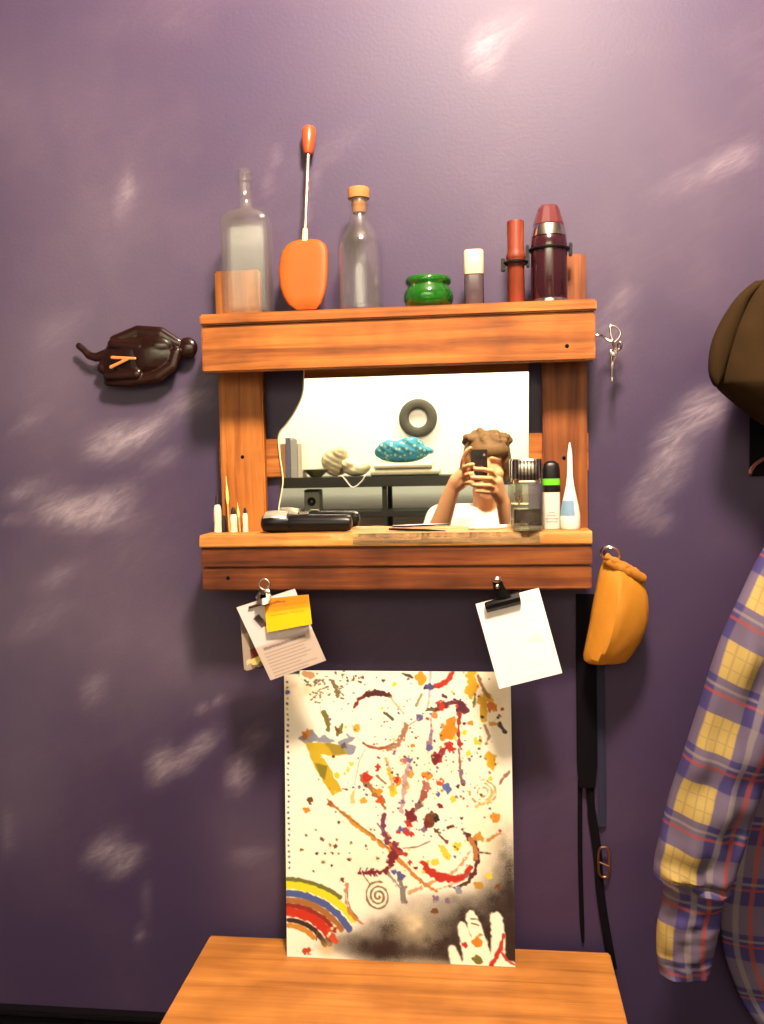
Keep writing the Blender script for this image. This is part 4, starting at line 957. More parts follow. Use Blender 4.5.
    c.stroke([z4(90, 205), z4(170, 195), z4(245, 160)], 1.1, (.3, .1, .08), .3); c.stroke([z4(300, 120), z4(345, 160)], 1.4, BR, .3); c.blob(*z4(345, 158), 2, BR, .4)
    for x, y in ((320, 200), (340, 225), (275, 275), (350, 245), (405, 185)): c.blob(*z4(x, y), r.uniform(2.6, 4.2), (.84, .66, .05), .6)
    # brown splat and dark parts between
    for x, y, q, col in ((245, 40, 5.5, BR), (215, 90, 3.4, PUR), (280, 20, 3.5, DK), (290, 100, 3, BR), (225, 60, 4, MAR), (130, 20, 5.2, MAR), (125, 60, 3.5, RED), (100, 105, 4, (.6, .05, .06)), (140, 120, 2.5, RED), (60, 110, 2, RED), (70, 365, 4.4, (.12, .14, .34)), (280, 488, 3.2, PUR), (350, 503, 2.4, PUR), (525, 405, 4, (.6, .34, .04)), (530, 130, 4.5, (.7, .36, .03)), (590, 350, 3, YEL), (270, 565, 3.2, BR), (125, 288, 2.2, RED), (160, 318, 1.6, MAR), (640, 410, 3, BR), (410, 440, 3, GRY), (630, 15, 4, ORA)):
        c.blob(*z4(x, y), q, col, .65)
    c.stroke([z4(60, 380), z4(85, 440), z4(90, 520)], [3, 5, 4], (.16, .14, .16), .5, .8); c.stroke([z4(0, 360), z4(70, 440)], 3, (.24, .22, .22), .5, .7)
    c.stroke([z4(585, 145), z4(660, 100)], 2.2, (.6, .3, .05), .5); c.stroke([z4(540, 215), z4(600, 220)], 1.4, BR, .4)
    # red figure with splashes at upper right
    c.stroke([z2(300, 120), z2(350, 100), z2(380, 70), z2(395, 40)], [5, 5, 4.4, 3.4], RED, .22)
    c.stroke([z2(265, 40), z2(258, 120), z2(255, 200), z2(230, 290)], [2.2, 2.5, 2, 1.4], (.45, .42, .55), .3, .8); c.blob(*z2(250, 128), 5.2, (.09, .10, .28), .5, 3.2); c.blob(*z2(193, 310), 3.7, (.16, .14, .36), .25)
    c.stroke([z2(190, 320), z2(130, 360), z2(90, 380)], 1.0, (.4, .3, .35), .2); c.stroke([z2(210, 170), z2(175, 240)], 2.2, (.45, .35, .18), .4); c.blob(*z2(205, 75), 6.2, (.80, .40, .02), .4); c.stroke([z2(95, 48), z2(150, 70)], [2, 3], (.1, .07, .05), .4)
    c.stroke([z2(0, 290), z2(35, 325)], 2.2, (.12, .1, .04), .3); c.stroke([z2(20, 190), z2(60, 240), z2(100, 290)], 1.6, (.5, .42, .2), .5, .7)
    c.stroke([z2(110, 360), z2(85, 440), z2(50, 490), z2(0, 500)], [4, 4.6, 4.4, 3], (.45, .20, .10), .5, .9, .12)
    c.stroke([z2(245, 265), z2(290, 270), z2(330, 235), z2(420, 225), z2(450, 260)], [1.6, 2.4, 3, 4, 8], (.20, .03, .04), .4); c.stroke([z2(340, 180), z2(430, 215), z2(470, 270)], [1.6, 3, 5], (.16, .03, .06), .5)
    c.blob(*z2(445, 245), 5.4, (.13, .02, .05), .6); c.stroke([z2(430, 280), z2(425, 380), z2(430, 480)], [3, 4, 4.4], (.42, .04, .03), .45); c.stroke([z2(425, 490), z2(432, 610), z2(440, 700)], [1.4, 2, 2.4], (.3, .18, .16), .4)
    c.poly([z2(350, 330), z2(410, 285), z2(420, 380), z2(405, 440), z2(340, 450), z2(310, 410)], (.82, .30, .015), 2.5); c.stroke([z2(375, 480), z2(330, 500), z2(290, 555)], [5, 5.5, 8], (.40, .03, .04), .5); c.blob(*z2(288, 558), 5.4, (.22, .015, .03), .4); c.blob(*z2(375, 480), 4.5, RED, .6)
    c.stroke([z2(265, 290), z2(262, 400), z2(250, 490)], [1.6, 2.4, 4], (.34, .16, .3), .5, .85); c.blob(*z2(248, 490), 3.4, (.16, .13, .36), .4, 5); c.blob(*z2(290, 300), 4, (.75, .3, .1), .6); c.blob(*z2(320, 240), 4, RED, .6); c.stroke([z2(245, 262), z2(280, 262)], 2, (.14, .14, .05), .5)
    for pts, w in (([z2(500, 50), z2(510, 110), z2(500, 150)], 9), ([z2(560, 190), z2(580, 240), z2(570, 300)], 7), ([z2(600, 180), z2(630, 240)], 6)): c.stroke(pts, w, (.82, .46, .02), .4)
    c.blob(*z2(625, 235), 5, (.82, .22, .03), .6); c.stroke([z2(545, 60), z2(570, 130), z2(610, 190)], 2.4, (.4, .2, .06), .5); c.stroke([z2(525, 170), z2(515, 240)], 1.8, OLV, .5)
    c.poly([z2(570, 540), z2(600, 505), z2(645, 530), z2(640, 590), z2(620, 620), z2(590, 590)], (.80, .46, .02), 1.6); c.stroke([z2(580, 350), z2(605, 420), z2(585, 460)], 2, (.5, .3, .2), .5)
    c.stroke([z2(665, 345), z2(695, 385)], 3.4, (.08, .05, .06), .5); c.blob(*z2(660, 305), 2, DK, .5); c.blob(*z2(630, 340), 3.4, (.8, .4, .1), .6); c.stroke([z2(655, 700), z2(685, 660), z2(715, 625)], [1.6, 2.4, 2.8], (.36, .2, .14), .4)
    for k in range(3): c.stroke(arc(*z2(562, 745), 5 + k * 4, 4.5 + k * 3.8, -200 + 50 * k, 100 + 40 * k, 24), 1.7, (.50, .30, .07), .5, .75, .25)
    c.stroke([z2(520, 830), z2(590, 800), z2(630, 740)], 2.6, (.78, .5, .08), .6, .8)
    # middle column
    for x, y, q, col in ((125, 565, 3.6, (.2, .18, .45)), (95, 575, 3, (.6, .2, .15)), (305, 695, 3.8, (.75, .10, .02)), (350, 728, 4, (.12, .2, .5)), (390, 790, 3.2, YEL), (235, 660, 4.4, ORA), (60, 690, 4.4, ORA), (130, 650, 4, (.78, .4, .05)), (215, 770, 4.4, (.5, .08, .06)), (180, 830, 4.5, (.22, .14, .10)), (135, 890, 6, MAR), (250, 900, 5, BR), (30, 745, 4.6, YEL), (110, 720, 5, (.8, .5, .1)), (310, 830, 2.6, MAR), (640, 890, 4, ORA), (440, 630, 2.4, PUR), (440, 690, 3, PUR), (485, 557, 1.6, PUR), (500, 345, 3, ORA), (460, 400, 3, YEL), (480, 520, 3, YEL), (540, 450, 4, YEL), (230, 720, 4, (.6, .2, .16)), (10, 640, 3, YEL)):
        c.blob(*z2(x, y), q, col, .65)
    c.stroke([z2(125, 600), z2(105, 680), z2(95, 760), z2(80, 870)], [3, 4, 4, 3], (.50, .28, .34), .5, .75); c.stroke([z2(215, 690), z2(210, 780), z2(160, 860)], 3, (.36, .14, .1), .6, .8)
    c.stroke([z1(550, 675), z1(600, 740), z1(650, 790), z1(690, 850)], [5, 5, 4, 3], (.46, .20, .06), .55); c.blob(*z1(580, 672), 4.8, RED, .5); c.blob(*z1(660, 805), 4, (.7, .12, .02), .6); c.blob(*z1(650, 755), 4.5, (.76, .36, .03), .6); c.blob(*z1(648, 615), 3, RED, .7)
    c.stroke([z1(640, 665), z1(690, 705)], 2, (.4, .26, .1), .5); c.blob(*z1(560, 808), 3.6, (.76, .44, .04), .5); c.stroke([z1(510, 735), z1(490, 820)], [2, 4], (.76, .52, .08), .5, .8); c.stroke([z1(435, 745), z1(460, 750)], 1.6, BR, .4); c.stroke([z1(700, 560), z1(720, 640), z1(730, 740)], 3, (.72, .4, .08), .6, .8)
    for x, y, q, col in ((235, 818, 3.2, BR), (212, 878, 3, ORA), (355, 835, 2.6, (.5, .1, .02)), (470, 630, 2.4, YEL), (488, 595, 2, YEL), (400, 670, 3, YEL), (755, 685, 3, RED), (755, 115, 2.4, YEL)): c.blob(*z1(x, y), q, col, .6)
    # random fine splatter over the busy side
    for _ in range(300):
        x, y = r.normal(430, 48), r.normal(770, 62)
        if 300 < x < 508 and 675 < y < 900: c_ = [ORA, RED, YEL, MAR, BR, PUR, BLU, DK][r.integers(8)]; X_ = c.X; c.blob(x, y, abs(r.normal(.1, .65)) + .4, c_, .5)
    # small flecks left
    for x, y, q in ((208, 147, 1.6), (305, 165, 2.0), (270, 250, 1.7), (180, 233, 1.6), (355, 200, 1.6), (385, 205, 1.8), (405, 248, 1.3), (465, 280, 2), (365, 245, 1.6), (480, 182, 1.6), (362, 320, 1.2), (395, 165, 1.2), (322, 250, 1), (640, 270, 2), (425, 400, 2.4), (405, 65, 1.5), (308, 300, 1.8), (250, 358, 1), (570, 197, 1), (268, 112, .9)):
        c.blob(*z3(x, y), q, [OLV, BR, DK, (.5, .2, .05)][int(x) % 4], .6)
    # rainbow
    cx, cy = 286, 960
    for rr_, w, col, a1 in ((75, 4.5, (.20, .21, .04), -52), (69.5, 6.8, (.74, .74, .02), -33), (61, 6.2, (.09, .14, .40), -28), (54.5, 5.4, (.46, .19, .04), -30), (49, 4.6, (.34, .03, .02), -32), (42.5, 8.2, (.68, .04, .012), -26), (34.5, 4.4, (.06, .025, .02), -20), (29, 4.6, (.70, .32, .04), -40)):
        c.stroke(arc(cx, cy, rr_ * 1.15, rr_, -90, a1, 26), w, col, .14)
    c.blob(*z3(360, 735), 6, (.74, .08, .02), .7); c.blob(*z3(335, 770), 4, DK, .8, alpha=.7); c.blob(*z3(205, 825), 5, (.66, .08, .02), .5, 3.4); c.spray(*z3(320, 810), 8, 8, (.82, .5, .12), .5); c.blob(*z3(345, 720), 1.6, (.9, .8, .6), .5); c.stroke([z3(262, 760), z3(272, 710)], 1.2, BR)
    for x, y in ((360, 690), (335, 735), (395, 700), (375, 670)): c.blob(*z3(x, y), 1.4, (.85, .6, .4), .6)
    # spiral with its ring
    sp_ = []
    for a in np.linspace(0, 5.6 * PI, 90): rr_ = 1.2 + a * .70; sp_.append((z3(640, 490)[0] + rr_ * math.cos(a), z3(640, 490)[1] + rr_ * 1.08 * math.sin(a)))
    c.stroke(sp_, 1.7, (.30, .20, .08), .35)
    c.stroke(arc(z3(625, 490)[0], z3(625, 490)[1], 31, 31, 115, 200, 20), [3, 3, 3, 3, 3.2, 3.4, 3.6, 3.6, 3.4, 3.0, 2.6, 2.4, 2.2, 2, 2, 2, 2.4, 2.6, 2.4, 2], (.66, .22, .10), .4, .85); c.stroke(arc(z3(625, 490)[0], z3(625, 490)[1], 29, 29, 130, 190, 14), 1.2, BR, .4, .7)
    c.stroke([z3(555, 375), z3(590, 420)], 1, BR)
    lum = c.C.mean(-1, keepdims=True); c.C *= .66 + .34 * np.clip((lum - .38) / .3, 0, 1); c.k += 1
TLc, TRc = at(284, 671.5, -.016), at(510.5, 671, -.016)
BLc, BRc = atz(287, 959.5, ztab + .0006), atz(515.5, 964.2, ztab + .0006)
yb_ = (BLc.y + BRc.y) / 2
BLc = Vector((at(287, 959, yb_).x, yb_, ztab + .0006)); BRc = Vector((at(515.3, 963, yb_).x, yb_, ztab + .0006))
zt_ = (TLc.z + TRc.z) / 2; TLc.z = TRc.z = zt_
sheet('painted_board', TLc, TRc, BRc, BLc, (284, 671, 515, 962), (346, 436), paint_art, m_paint, thick=.004, label='paint-splattered white board with a handprint and rainbow leaning on the wall', cat='painting')

# ================================================================== CAP AND SHIRT ON THE RIGHT
Yh = -.125; s = S(Yh)
def cap_loft(rows, Yc_, dep, seg=56, sub=5, wob=.004, bow=0.0):
    Ls = spline([(a, y, 0) for y, a, e in rows], sub); Rs = spline([(e, y, 0) for y, a, e in rows], sub); b = bmesh.new(); RV = []
    for k_, (l, r_) in enumerate(zip(Ls, Rs)):
        f = k_ / (len(Ls) - 1); A_, E_ = at(l.x, l.y, Yc_), at(r_.x, r_.y, Yc_); mid = (A_ + E_) / 2; half = (E_ - A_) / 2
        d = dep * (math.sin(PI * min(1, max(0, f * .9 + .05))) ** .6)
        RV.append([b.verts.new(mid + half * math.cos(a) + Vector((0, d * (abs(math.sin(a)) ** .8) * (1 if math.sin(a) > 0 else -1) + wob * math.sin(5 * math.cos(a) + f * 9) * (math.sin(a) < 0), 0))) for a in np.linspace(0, 2 * PI, seg, endpoint=False)])
    for A_, B_ in zip(RV, RV[1:]):
        for i in range(seg): b.faces.new((A_[i], A_[(i + 1) % seg], B_[(i + 1) % seg], B_[i]))
    b.faces.new(RV[0]); b.faces.new(RV[-1]); return b
t = thing('felt_cap', 'dark olive-brown felt cap hanging on a wall hook above the plaid shirt', 'cap', at(780, 425, Yh))
rows = [(278.5, 770, 815), (282, 757, 835), (292, 747, 852), (310, 737.5, 862), (330, 729, 868), (350, 723.5, 869), (368, 719.5, 867), (381, 717.5, 863), (387, 719, 860), (396, 728, 856), (408, 742, 848), (420, 757, 838), (430, 774, 826)]
obj('crown', cap_loft(rows, Yh, .085), m_felt, t, angle=70)
rows = [(281, 755, 768), (288, 746, 760), (300, 734.5, 750), (320, 721.5, 742), (340, 712.5, 735), (360, 708.8, 728), (374, 709.3, 724), (383, 712.5, 720), (386.5, 715, 718)]
obj('brim', cap_loft(rows, Yh - .022, .017, wob=.0), m_felt, t, angle=70)
m_pl, np_, bp_ = newmat('plaid_flannel'); L = np_.links.new
uv = np_.nodes.new('ShaderNodeUVMap'); uv.uv_map = 'cloth'; sx = np_.nodes.new('ShaderNodeSeparateXYZ'); L(uv.outputs['UV'], sx.inputs[0])
def mth(op, a, b=None, clamp=False):
    n = np_.nodes.new('ShaderNodeMath'); n.operation = op; n.use_clamp = clamp
    for i, v in enumerate((a, b)):
        if v is None: continue
        if isinstance(v, (int, float)): n.inputs[i].default_value = v
        else: L(v, n.inputs[i])
    return n.outputs[0]
def band(coord, lo, hi, per=1.0):
    fr_ = mth('FRACT', coord); c_ = (lo + hi) / 2; d = mth('ABSOLUTE', mth('SUBTRACT', fr_, c_)); 
    return mth('MULTIPLY', mth('SUBTRACT', (hi - lo) / 2, d), 60, True)
def mixc(f, a, b):
    n = np_.nodes.new('ShaderNodeMix'); n.data_type = 'RGBA'
    if isinstance(f, (int, float)): n.inputs[0].default_value = f
    else: L(f, n.inputs[0])
    for i, v in ((6, a), (7, b)):
        if isinstance(v, tuple): n.inputs[i].default_value = v
        else: L(v, n.inputs[i])
    return n.outputs[2]
ux, vy = sx.outputs['X'], sx.outputs['Y']
base_c = lin(.045, .036, .125)
bu = band(ux, .06, .40); bv = band(vy, .10, .62)
both = mth('MULTIPLY', bu, bv); either = mth('MAXIMUM', bu, bv)
c1 = mixc(mth('MULTIPLY', either, .75), base_c, lin(.125, .095, .135)); c2 = mixc(both, c1, lin(.33, .235, .075))
gl_u = mth('MAXIMUM', band(ux, .13, .16), mth('MAXIMUM', band(ux, .22, .25), band(ux, .31, .34))); gl_v = mth('MAXIMUM', band(vy, .25, .28), band(vy, .44, .47))
c3 = mixc(mth('MULTIPLY', mth('MAXIMUM', gl_u, gl_v), .45), c2, lin(.10, .08, .075))
rl_ = mth('MAXIMUM', band(ux, .66, .73), band(vy, .80, .86)); c4 = mixc(mth('MULTIPLY', rl_, .8), c3, lin(.25, .05, .04))
wl = mth('MAXIMUM', band(ux, .50, .58), band(vy, .70, .76)); c5 = mixc(mth('MULTIPLY', wl, .5), c4, lin(.24, .20, .18))
L(c5, bp_.inputs['Base Color']); bp_.inputs['Roughness'].default_value = .9; bp_.inputs['Specular IOR Level'].default_value = .15

def cloth_tube(name, rows, Yc_, parent, dep, u_per, v_per, fold, seg=64, sub=6, uoff=0.0, voff=0.0, capped=True, seed=3, depthf=None):
    Ls = spline([(x, y, 0) for (x, y), _ in rows], sub); Rs = spline([(x, y, 0) for _, (x, y) in rows], sub)
    b = bmesh.new(); lay = b.loops.layers.uv.new('cloth'); RV = []; UVs = []; vl = 0; pm = None
    rg = np.random.default_rng(seed); ph = rg.uniform(0, 6, 6)
    for k_, (l, r_) in enumerate(zip(Ls, Rs)):
        Yk = Yc_ if not isinstance(Yc_, tuple) else Yc_[0] + (Yc_[1] - Yc_[0]) * min(1, k_ / (len(Ls) - 1) * 2.6)
        A_, E_ = at(l.x, l.y, Yk), at(r_.x, r_.y, Yk); mid = (A_ + E_) / 2; half = (E_ - A_) / 2
        if pm is not None: vl += (mid - pm).length
        pm = mid; f = k_ / (len(Ls) - 1); ring = []; uvr = []
        dd = dep * half.length
        for i in range(seg):
            an = 2 * PI * i / seg; cx, sy = math.cos(an), math.sin(an)
            w = fold * (math.sin(cx * 5 + f * 14 + ph[0]) * .5 + math.sin(cx * 9 - f * 23 + ph[1]) * .35 + math.sin(f * 41 + cx * 3 + ph[2]) * .3 + .4 * math.sin(f * 70 + ph[3] + 2 * cx) * (f > .6))
            off = Vector((0, dd * sy, 0)) * (1 + 0) + Vector((0, w * (1 if sy < 0 else .3), 0)) * abs(sy) ** .5
            ring.append(b.verts.new(mid + half * cx + off)); uvr.append((cx * half.length + half.length, vl))
        RV.append(ring); UVs.append(uvr)
    for (A_, B_), (ua, ub) in zip(zip(RV, RV[1:]), zip(UVs, UVs[1:])):
        for i in range(seg):
            j = (i + 1) % seg; f_ = b.faces.new((A_[i], A_[j], B_[j], B_[i]))
            for lp, uvv in zip(f_.loops, (ua[i], ua[j], ub[j], ub[i])): lp[lay].uv = (uvv[0] / u_per + uoff, uvv[1] / v_per + voff)
    if capped:
        b.faces.new(RV[0]); b.faces.new(RV[-1])
    return obj(name, b, m_pl, parent, angle=60)
Ysh = -.125
sh = thing('plaid_shirt', 'blue and yellow plaid flannel shirt hanging by the wall, sleeve forward', 'shirt', at(700, 980, Ysh))
rows = [((818, 486), (880, 530)), ((792, 512), (862, 560)), ((764, 548), (838, 600)), ((737, 603), (815, 648)), ((716, 652), (797, 690)), ((691, 730), (774, 757)), ((668, 800), (751, 822)), ((656, 852), (735, 874)), ((653, 873), (729, 893))]
cloth_tube('sleeve', rows, (-.062, Ysh - .065), sh, .62, .150, .108, .011, uoff=.02, voff=.18)
rows = [((660, 872), (728, 886)), ((663, 886), (724, 900)), ((661, 905), (721, 914)), ((657, 925), (719, 930)), ((656.5, 952), (714, 953)), ((659, 972), (709, 976))]
cloth_tube('cuff', rows, Ysh - .062, sh, .55, .150, .108, .004, uoff=.25, voff=.45, seed=9)
rows = [((868, 470), (930, 470)), ((842, 484), (960, 484)), ((815, 505), (988, 505)), ((798, 535), (1000, 535)), ((775, 620), (1000, 600)), ((758, 720), (1000, 700)), ((741, 800), (1000, 800)), ((724, 880), (1000, 890)), ((722, 940), (995, 960)), ((738, 992), (985, 1020)), ((757, 1025), (970, 1060))]
cloth_tube('body_panel', rows, -.040, sh, .10, .150, .108, .009, uoff=.4, voff=.1, seed=5, seg=96)
# wall hook for both
hp = at(757, 440, -.01)
hk = thing('coat_hook', 'coppery coat hook on a dark plate under the felt cap', 'hook', at(757, 470, 0))
obj('back_plate', box(at(750, 440, -.004).x, at(775, 440, -.004).x, -.008, -.0005, at(757, 476, 0).z, at(757, 415, 0).z, .002), m_black_m, hk)
obj('hook_arm', tube(spline([Vector((at(768, 458, 0).x, -.006, at(768, 458, 0).z)), at(764, 459, -.03), at(756, 464, -.05), at(751, 470, -.06), at(750, 474, -.064)], 5), .0032, 10), m_copper, hk)

# ================================================================== PHOTOGRAPHER (seen in the mirror)
PYr = -1.88
def v_(px, py, y): return vat(px, py, y)
hd = v_(487, 467, PYr)                               # head centre
body = bmesh.new()
# head turned to the phone
ellip(body, hd + Vector((0, -.015, .030)), (.074, .094, .082))
ellip(body, hd + Vector((0, .018, -.028)), (.062, .068, .082))
ellip(body, hd + Vector((0, .040, -.092)), (.032, .034, .026))
chain(body, [hd + Vector((0, .078, .012)), hd + Vector((0, .102, -.028))], [.010, .014])
for sx_ in (-1, 1):
    ellip(body, hd + Vector((sx_ * .076, -.008, -.008)), (.010, .022, .034))
    chain(body, [hd + Vector((sx_ * .018, .078, .034)), hd + Vector((sx_ * .048, .060, .030))], [.009, .008])
    ellip(body, hd + Vector((sx_ * .042, .058, -.025)), (.022, .020, .022))
chain(body, [hd + Vector((-.02, .079, -.060)), hd + Vector((0, .086, -.060)), hd + Vector((.02, .079, -.060))], [.007, .009, .007])
nb = hd + Vector((0, -.02, -.09)); sb_ = hd + Vector((0, -.035, -.185))
chain(body, [nb, hd + Vector((0, -.028, -.15)), sb_], [.058, .056, .066])
shL, shR = sb_ + Vector((-.185, .0, -.020)), sb_ + Vector((.185, .0, -.020))
chain(body, [shL, sb_ + Vector((0, 0, -.03)), shR], [.052, .075, .052])
hip = sb_ + Vector((0, 0, -.52)); 
chain(body, [sb_ + Vector((0, 0, -.10)), sb_ + Vector((0, .01, -.30)), hip], [.11, .105, .115])
for sx_ in (-1, 1):
    chain(body, [sb_ + Vector((sx_ * .07, .0, -.12)), sb_ + Vector((sx_ * .06, 0, -.32)), hip + Vector((sx_ * .07, 0, 0))], [.095, .085, .10])
    hj = hip + Vector((sx_ * .09, 0, -.04)); an = Vector((hj.x + sx_ * .03, PYr - .03, .09)); kn = hj.lerp(an, .48) + Vector((0, .03, 0))
    chain(body, [hj, kn, an], [.088, .058, .040]); chain(body, [an, Vector((an.x + sx_ * .02, an.y + .15, .035))], [.038, .030])
wrL, elL = v_(452.5, 489, -1.665), v_(432, 548, -1.74)
wrR, elR = v_(503, 502, -1.67), v_(517, 556, -1.75)
for sh_, el, wr in ((shL, elL, wrL), (shR, elR, wrR)):
    chain(body, [sh_, el], [.050, .041]); chain(body, [el, el.lerp(wr, .35), wr], [.041, .040, .027])
# hands
def hand(wr, palm, fingers, thumb, pr):
    chain(body, [wr, palm[0], palm[1]], [.026, .026, .023]); chain(body, [wr, palm[2]], [.024, .022])
    chain(body, [palm[1], palm[2]], [.020, .020])
    for f_ in fingers:
        chain(body, f_, [.0105, .0095, .0088, .0078][:len(f_)])
    chain(body, thumb, [.014, .0115, .0095])
ph = vat(479.3, 465.5, -1.612)
hand(wrL, [v_(456, 481, -1.655), v_(462, 474, -1.645), v_(463, 482, -1.650)],
     [[v_(462, 471, -1.640), v_(463, 460, -1.618), v_(466.5, 451.5, -1.604), v_(470.5, 448, -1.598)],
      [v_(464, 474, -1.640), v_(465.5, 467, -1.605), v_(470, 465, -1.590), v_(473, 464.5, -1.590)],
      [v_(465, 479, -1.640), v_(466.5, 475, -1.605), v_(470, 474, -1.590), v_(472.5, 473.6, -1.590)],
      [v_(464, 484, -1.645), v_(467, 483, -1.610), v_(470, 482.5, -1.592), v_(472, 482, -1.590)]],
     [v_(460, 482, -1.655), v_(468, 474, -1.650), v_(473, 467, -1.640)], 1)
hand(wrR, [v_(499, 493, -1.655), v_(497, 482, -1.640), v_(494, 490, -1.640)],
     [[v_(496, 478, -1.635), v_(491, 471, -1.604), v_(483, 469.3, -1.592), v_(475, 469, -1.590)],
      [v_(495, 483, -1.630), v_(490, 478.5, -1.600), v_(481, 478, -1.588), v_(471.5, 477.6, -1.588)],
      [v_(494, 488, -1.630), v_(489, 485.6, -1.600), v_(481, 485.4, -1.588), v_(472.5, 485, -1.590)],
      [v_(493, 493, -1.635), v_(488, 492, -1.605), v_(482, 491.5, -1.592), v_(476.5, 491, -1.592)]],
     [v_(498, 486, -1.655), v_(492, 474, -1.648), v_(487, 466, -1.640)], 1)
me = voxel(body, .0042, 3, .45)
per = wrap('person', me, m_skin, None, True, 180, label='person in a white T-shirt taking a photo with a phone in front of the mirror', cat='person')
per['kind'] = 'thing'
hb = bmesh.new(); rg = np.random.default_rng(3)
ellip(hb, hd + Vector((0, -.022, .052)), (.092, .100, .088)); ellip(hb, hd + Vector((.01, .040, .062)), (.075, .050, .040))
for _ in range(70):
    th, phi = rg.uniform(0, 2 * PI), rg.uniform(.5, 1.2)
    d_ = Vector((math.cos(th) * math.cos(phi), math.sin(th) * math.cos(phi), math.sin(phi)))
    p0 = hd + Vector((0, -.026, .045)) + Vector((d_.x * .080, d_.y * .090, d_.z * .086)); tip = p0 + Vector((d_.x * .014 + rg.normal(0, .012), d_.y * .010 + .008, rg.normal(.002, .006)))
    if tip.y > hd.y + .085: tip.y = hd.y + .085
    chain(hb, [p0, tip], [.021, .014])
for sx_ in (-1, 1): ellip(hb, hd + Vector((sx_ * .076, -.03, .012)), (.020, .050, .068)); ellip(hb, hd + Vector((sx_ * .070, .020, .025)), (.020, .030, .035))
me = voxel(hb, .004, 2); wrap('hair', me, m_hair, per, True, 180)
def garment(fn, size): b = bmesh.new(); fn(b); return voxel(b, size, 4)
def tee(b):
    chain(b, [shL + Vector((0, 0, 0)), sb_ + Vector((0, 0, -.035)), shR], [.062, .080, .062])
    chain(b, [sb_ + Vector((0, 0, -.10)), sb_ + Vector((0, .01, -.30)), hip + Vector((0, 0, .02))], [.122, .118, .128])
    for sx_ in (-1, 1): chain(b, [sb_ + Vector((sx_ * .07, .0, -.12)), sb_ + Vector((sx_ * .06, 0, -.32)), hip + Vector((sx_ * .07, 0, .02))], [.108, .098, .112])
    for sh_, el in ((shL, elL), (shR, elR)): chain(b, [sh_, sh_.lerp(el, .55)], [.062, .060])
me = garment(tee, .008); wrap('t_shirt', me, m_tee, per, True, 180, label='white T-shirt')
def trs(b):
    for sx_ in (-1, 1):
        hj = hip + Vector((sx_ * .09, 0, -.04)); an = Vector((hj.x + sx_ * .03, PYr - .03, .10)); kn = hj.lerp(an, .48) + Vector((0, .03, 0))
        chain(b, [hip + Vector((sx_ * .06, 0, .0)), hj, kn, an], [.112, .102, .072, .062])
me = garment(trs, .010); wrap('trousers', me, m_jean, per, True, 180)
for sx_ in (-1, 1):
    b = bmesh.new(); a_ = Vector((hip.x + sx_ * .12, PYr - .06, .045)); chain(b, [a_, a_ + Vector((sx_ * .02, .12, -.002)), a_ + Vector((sx_ * .03, .20, -.006))], [.044, .044, .036])
    for v in b.verts: v.co.z = max(v.co.z, .001)
    me = voxel(b, .006, 2)
    z0 = min(v.co.z for v in me.vertices); me.transform(Matrix.Translation((0, 0, .0005 - z0)))
    wrap('shoe', me, m_black_m, per, True, 60)
# phone: its lens is where the picture is taken from
pt = thing('phone', 'black phone held up in both hands, back to the mirror', 'phone', Vector((ph.x, -1.612, ph.z - .058)))
obj('phone_case', box(ph.x - .0293, ph.x + .0293, -1.6185, -1.6095, ph.z - .0575, ph.z + .0575, .003), m_screen, pt)
obj('lens_ring', lathe([(.002, -.0006), (.0045, -.0006), (.0045, .0008), (.002, .0008)], Vector((CAM.x, -1.6090, CAM.z)), 20, rot=Matrix.Rotation(PI / 2, 3, 'X')), m_silver, pt)

# ================================================================== BACK OF THE ROOM (seen in the mirror)
YS = -3.50
def bpt(px, py, y=YS): return vat(px, py, y)
zsh = bpt(400, 476).z; zsl = bpt(400, 486.5).z
x0s, x1s = bpt(262, 480).x, bpt(640, 480).x
su = thing('shelving_unit', 'long black shelving unit along the white wall behind the photographer', 'shelf', ((x0s + x1s) / 2, YS - .16, 0))
m_bs = mat('black_shelf', lin(.028, .03, .022), .5)
obj('shelf_board', box(x0s, x1s, YS - .36, YS, zsl, zsh, .004), m_bs, su)
obj('shelf_board', box(x0s + .02, x1s - .02, YS - .34, YS - .02, bpt(400, 517).z, bpt(400, 511.5).z, .003), m_bs, su)
for px in (262, 384, 520, 636):
    for yy in (YS - .04, YS - .33):
        x_0 = bpt(px, 500).x; obj('upright', box(x_0 - .014, x_0 + .014, yy - .014, yy + .014, 0, zsl - .001, .002), m_bs, su)
# speaker box below the shelf
zl = bpt(400, 511.5).z + .0008
sp_t = thing('small_speaker', 'small grey speaker standing under the black shelf', 'speaker', (bpt(310, 500).x, YS - .12, zl))
xc = bpt(310, 500).x
obj('cabinet', box(xc - .045, xc + .045, YS - .17, YS - .05, zl, zsl - .012, .004), mat('grey_case', lin(.11, .12, .085), .6), sp_t)
obj('speaker_cone', lathe([(0, -.004), (.024, 0), (.026, .004), (.020, .003), (0, -.002)], Vector((xc, YS - .0495, (zl + zsl) / 2 - .01)), 24, rot=Matrix.Rotation(-PI / 2, 3, 'X')), m_black, sp_t)
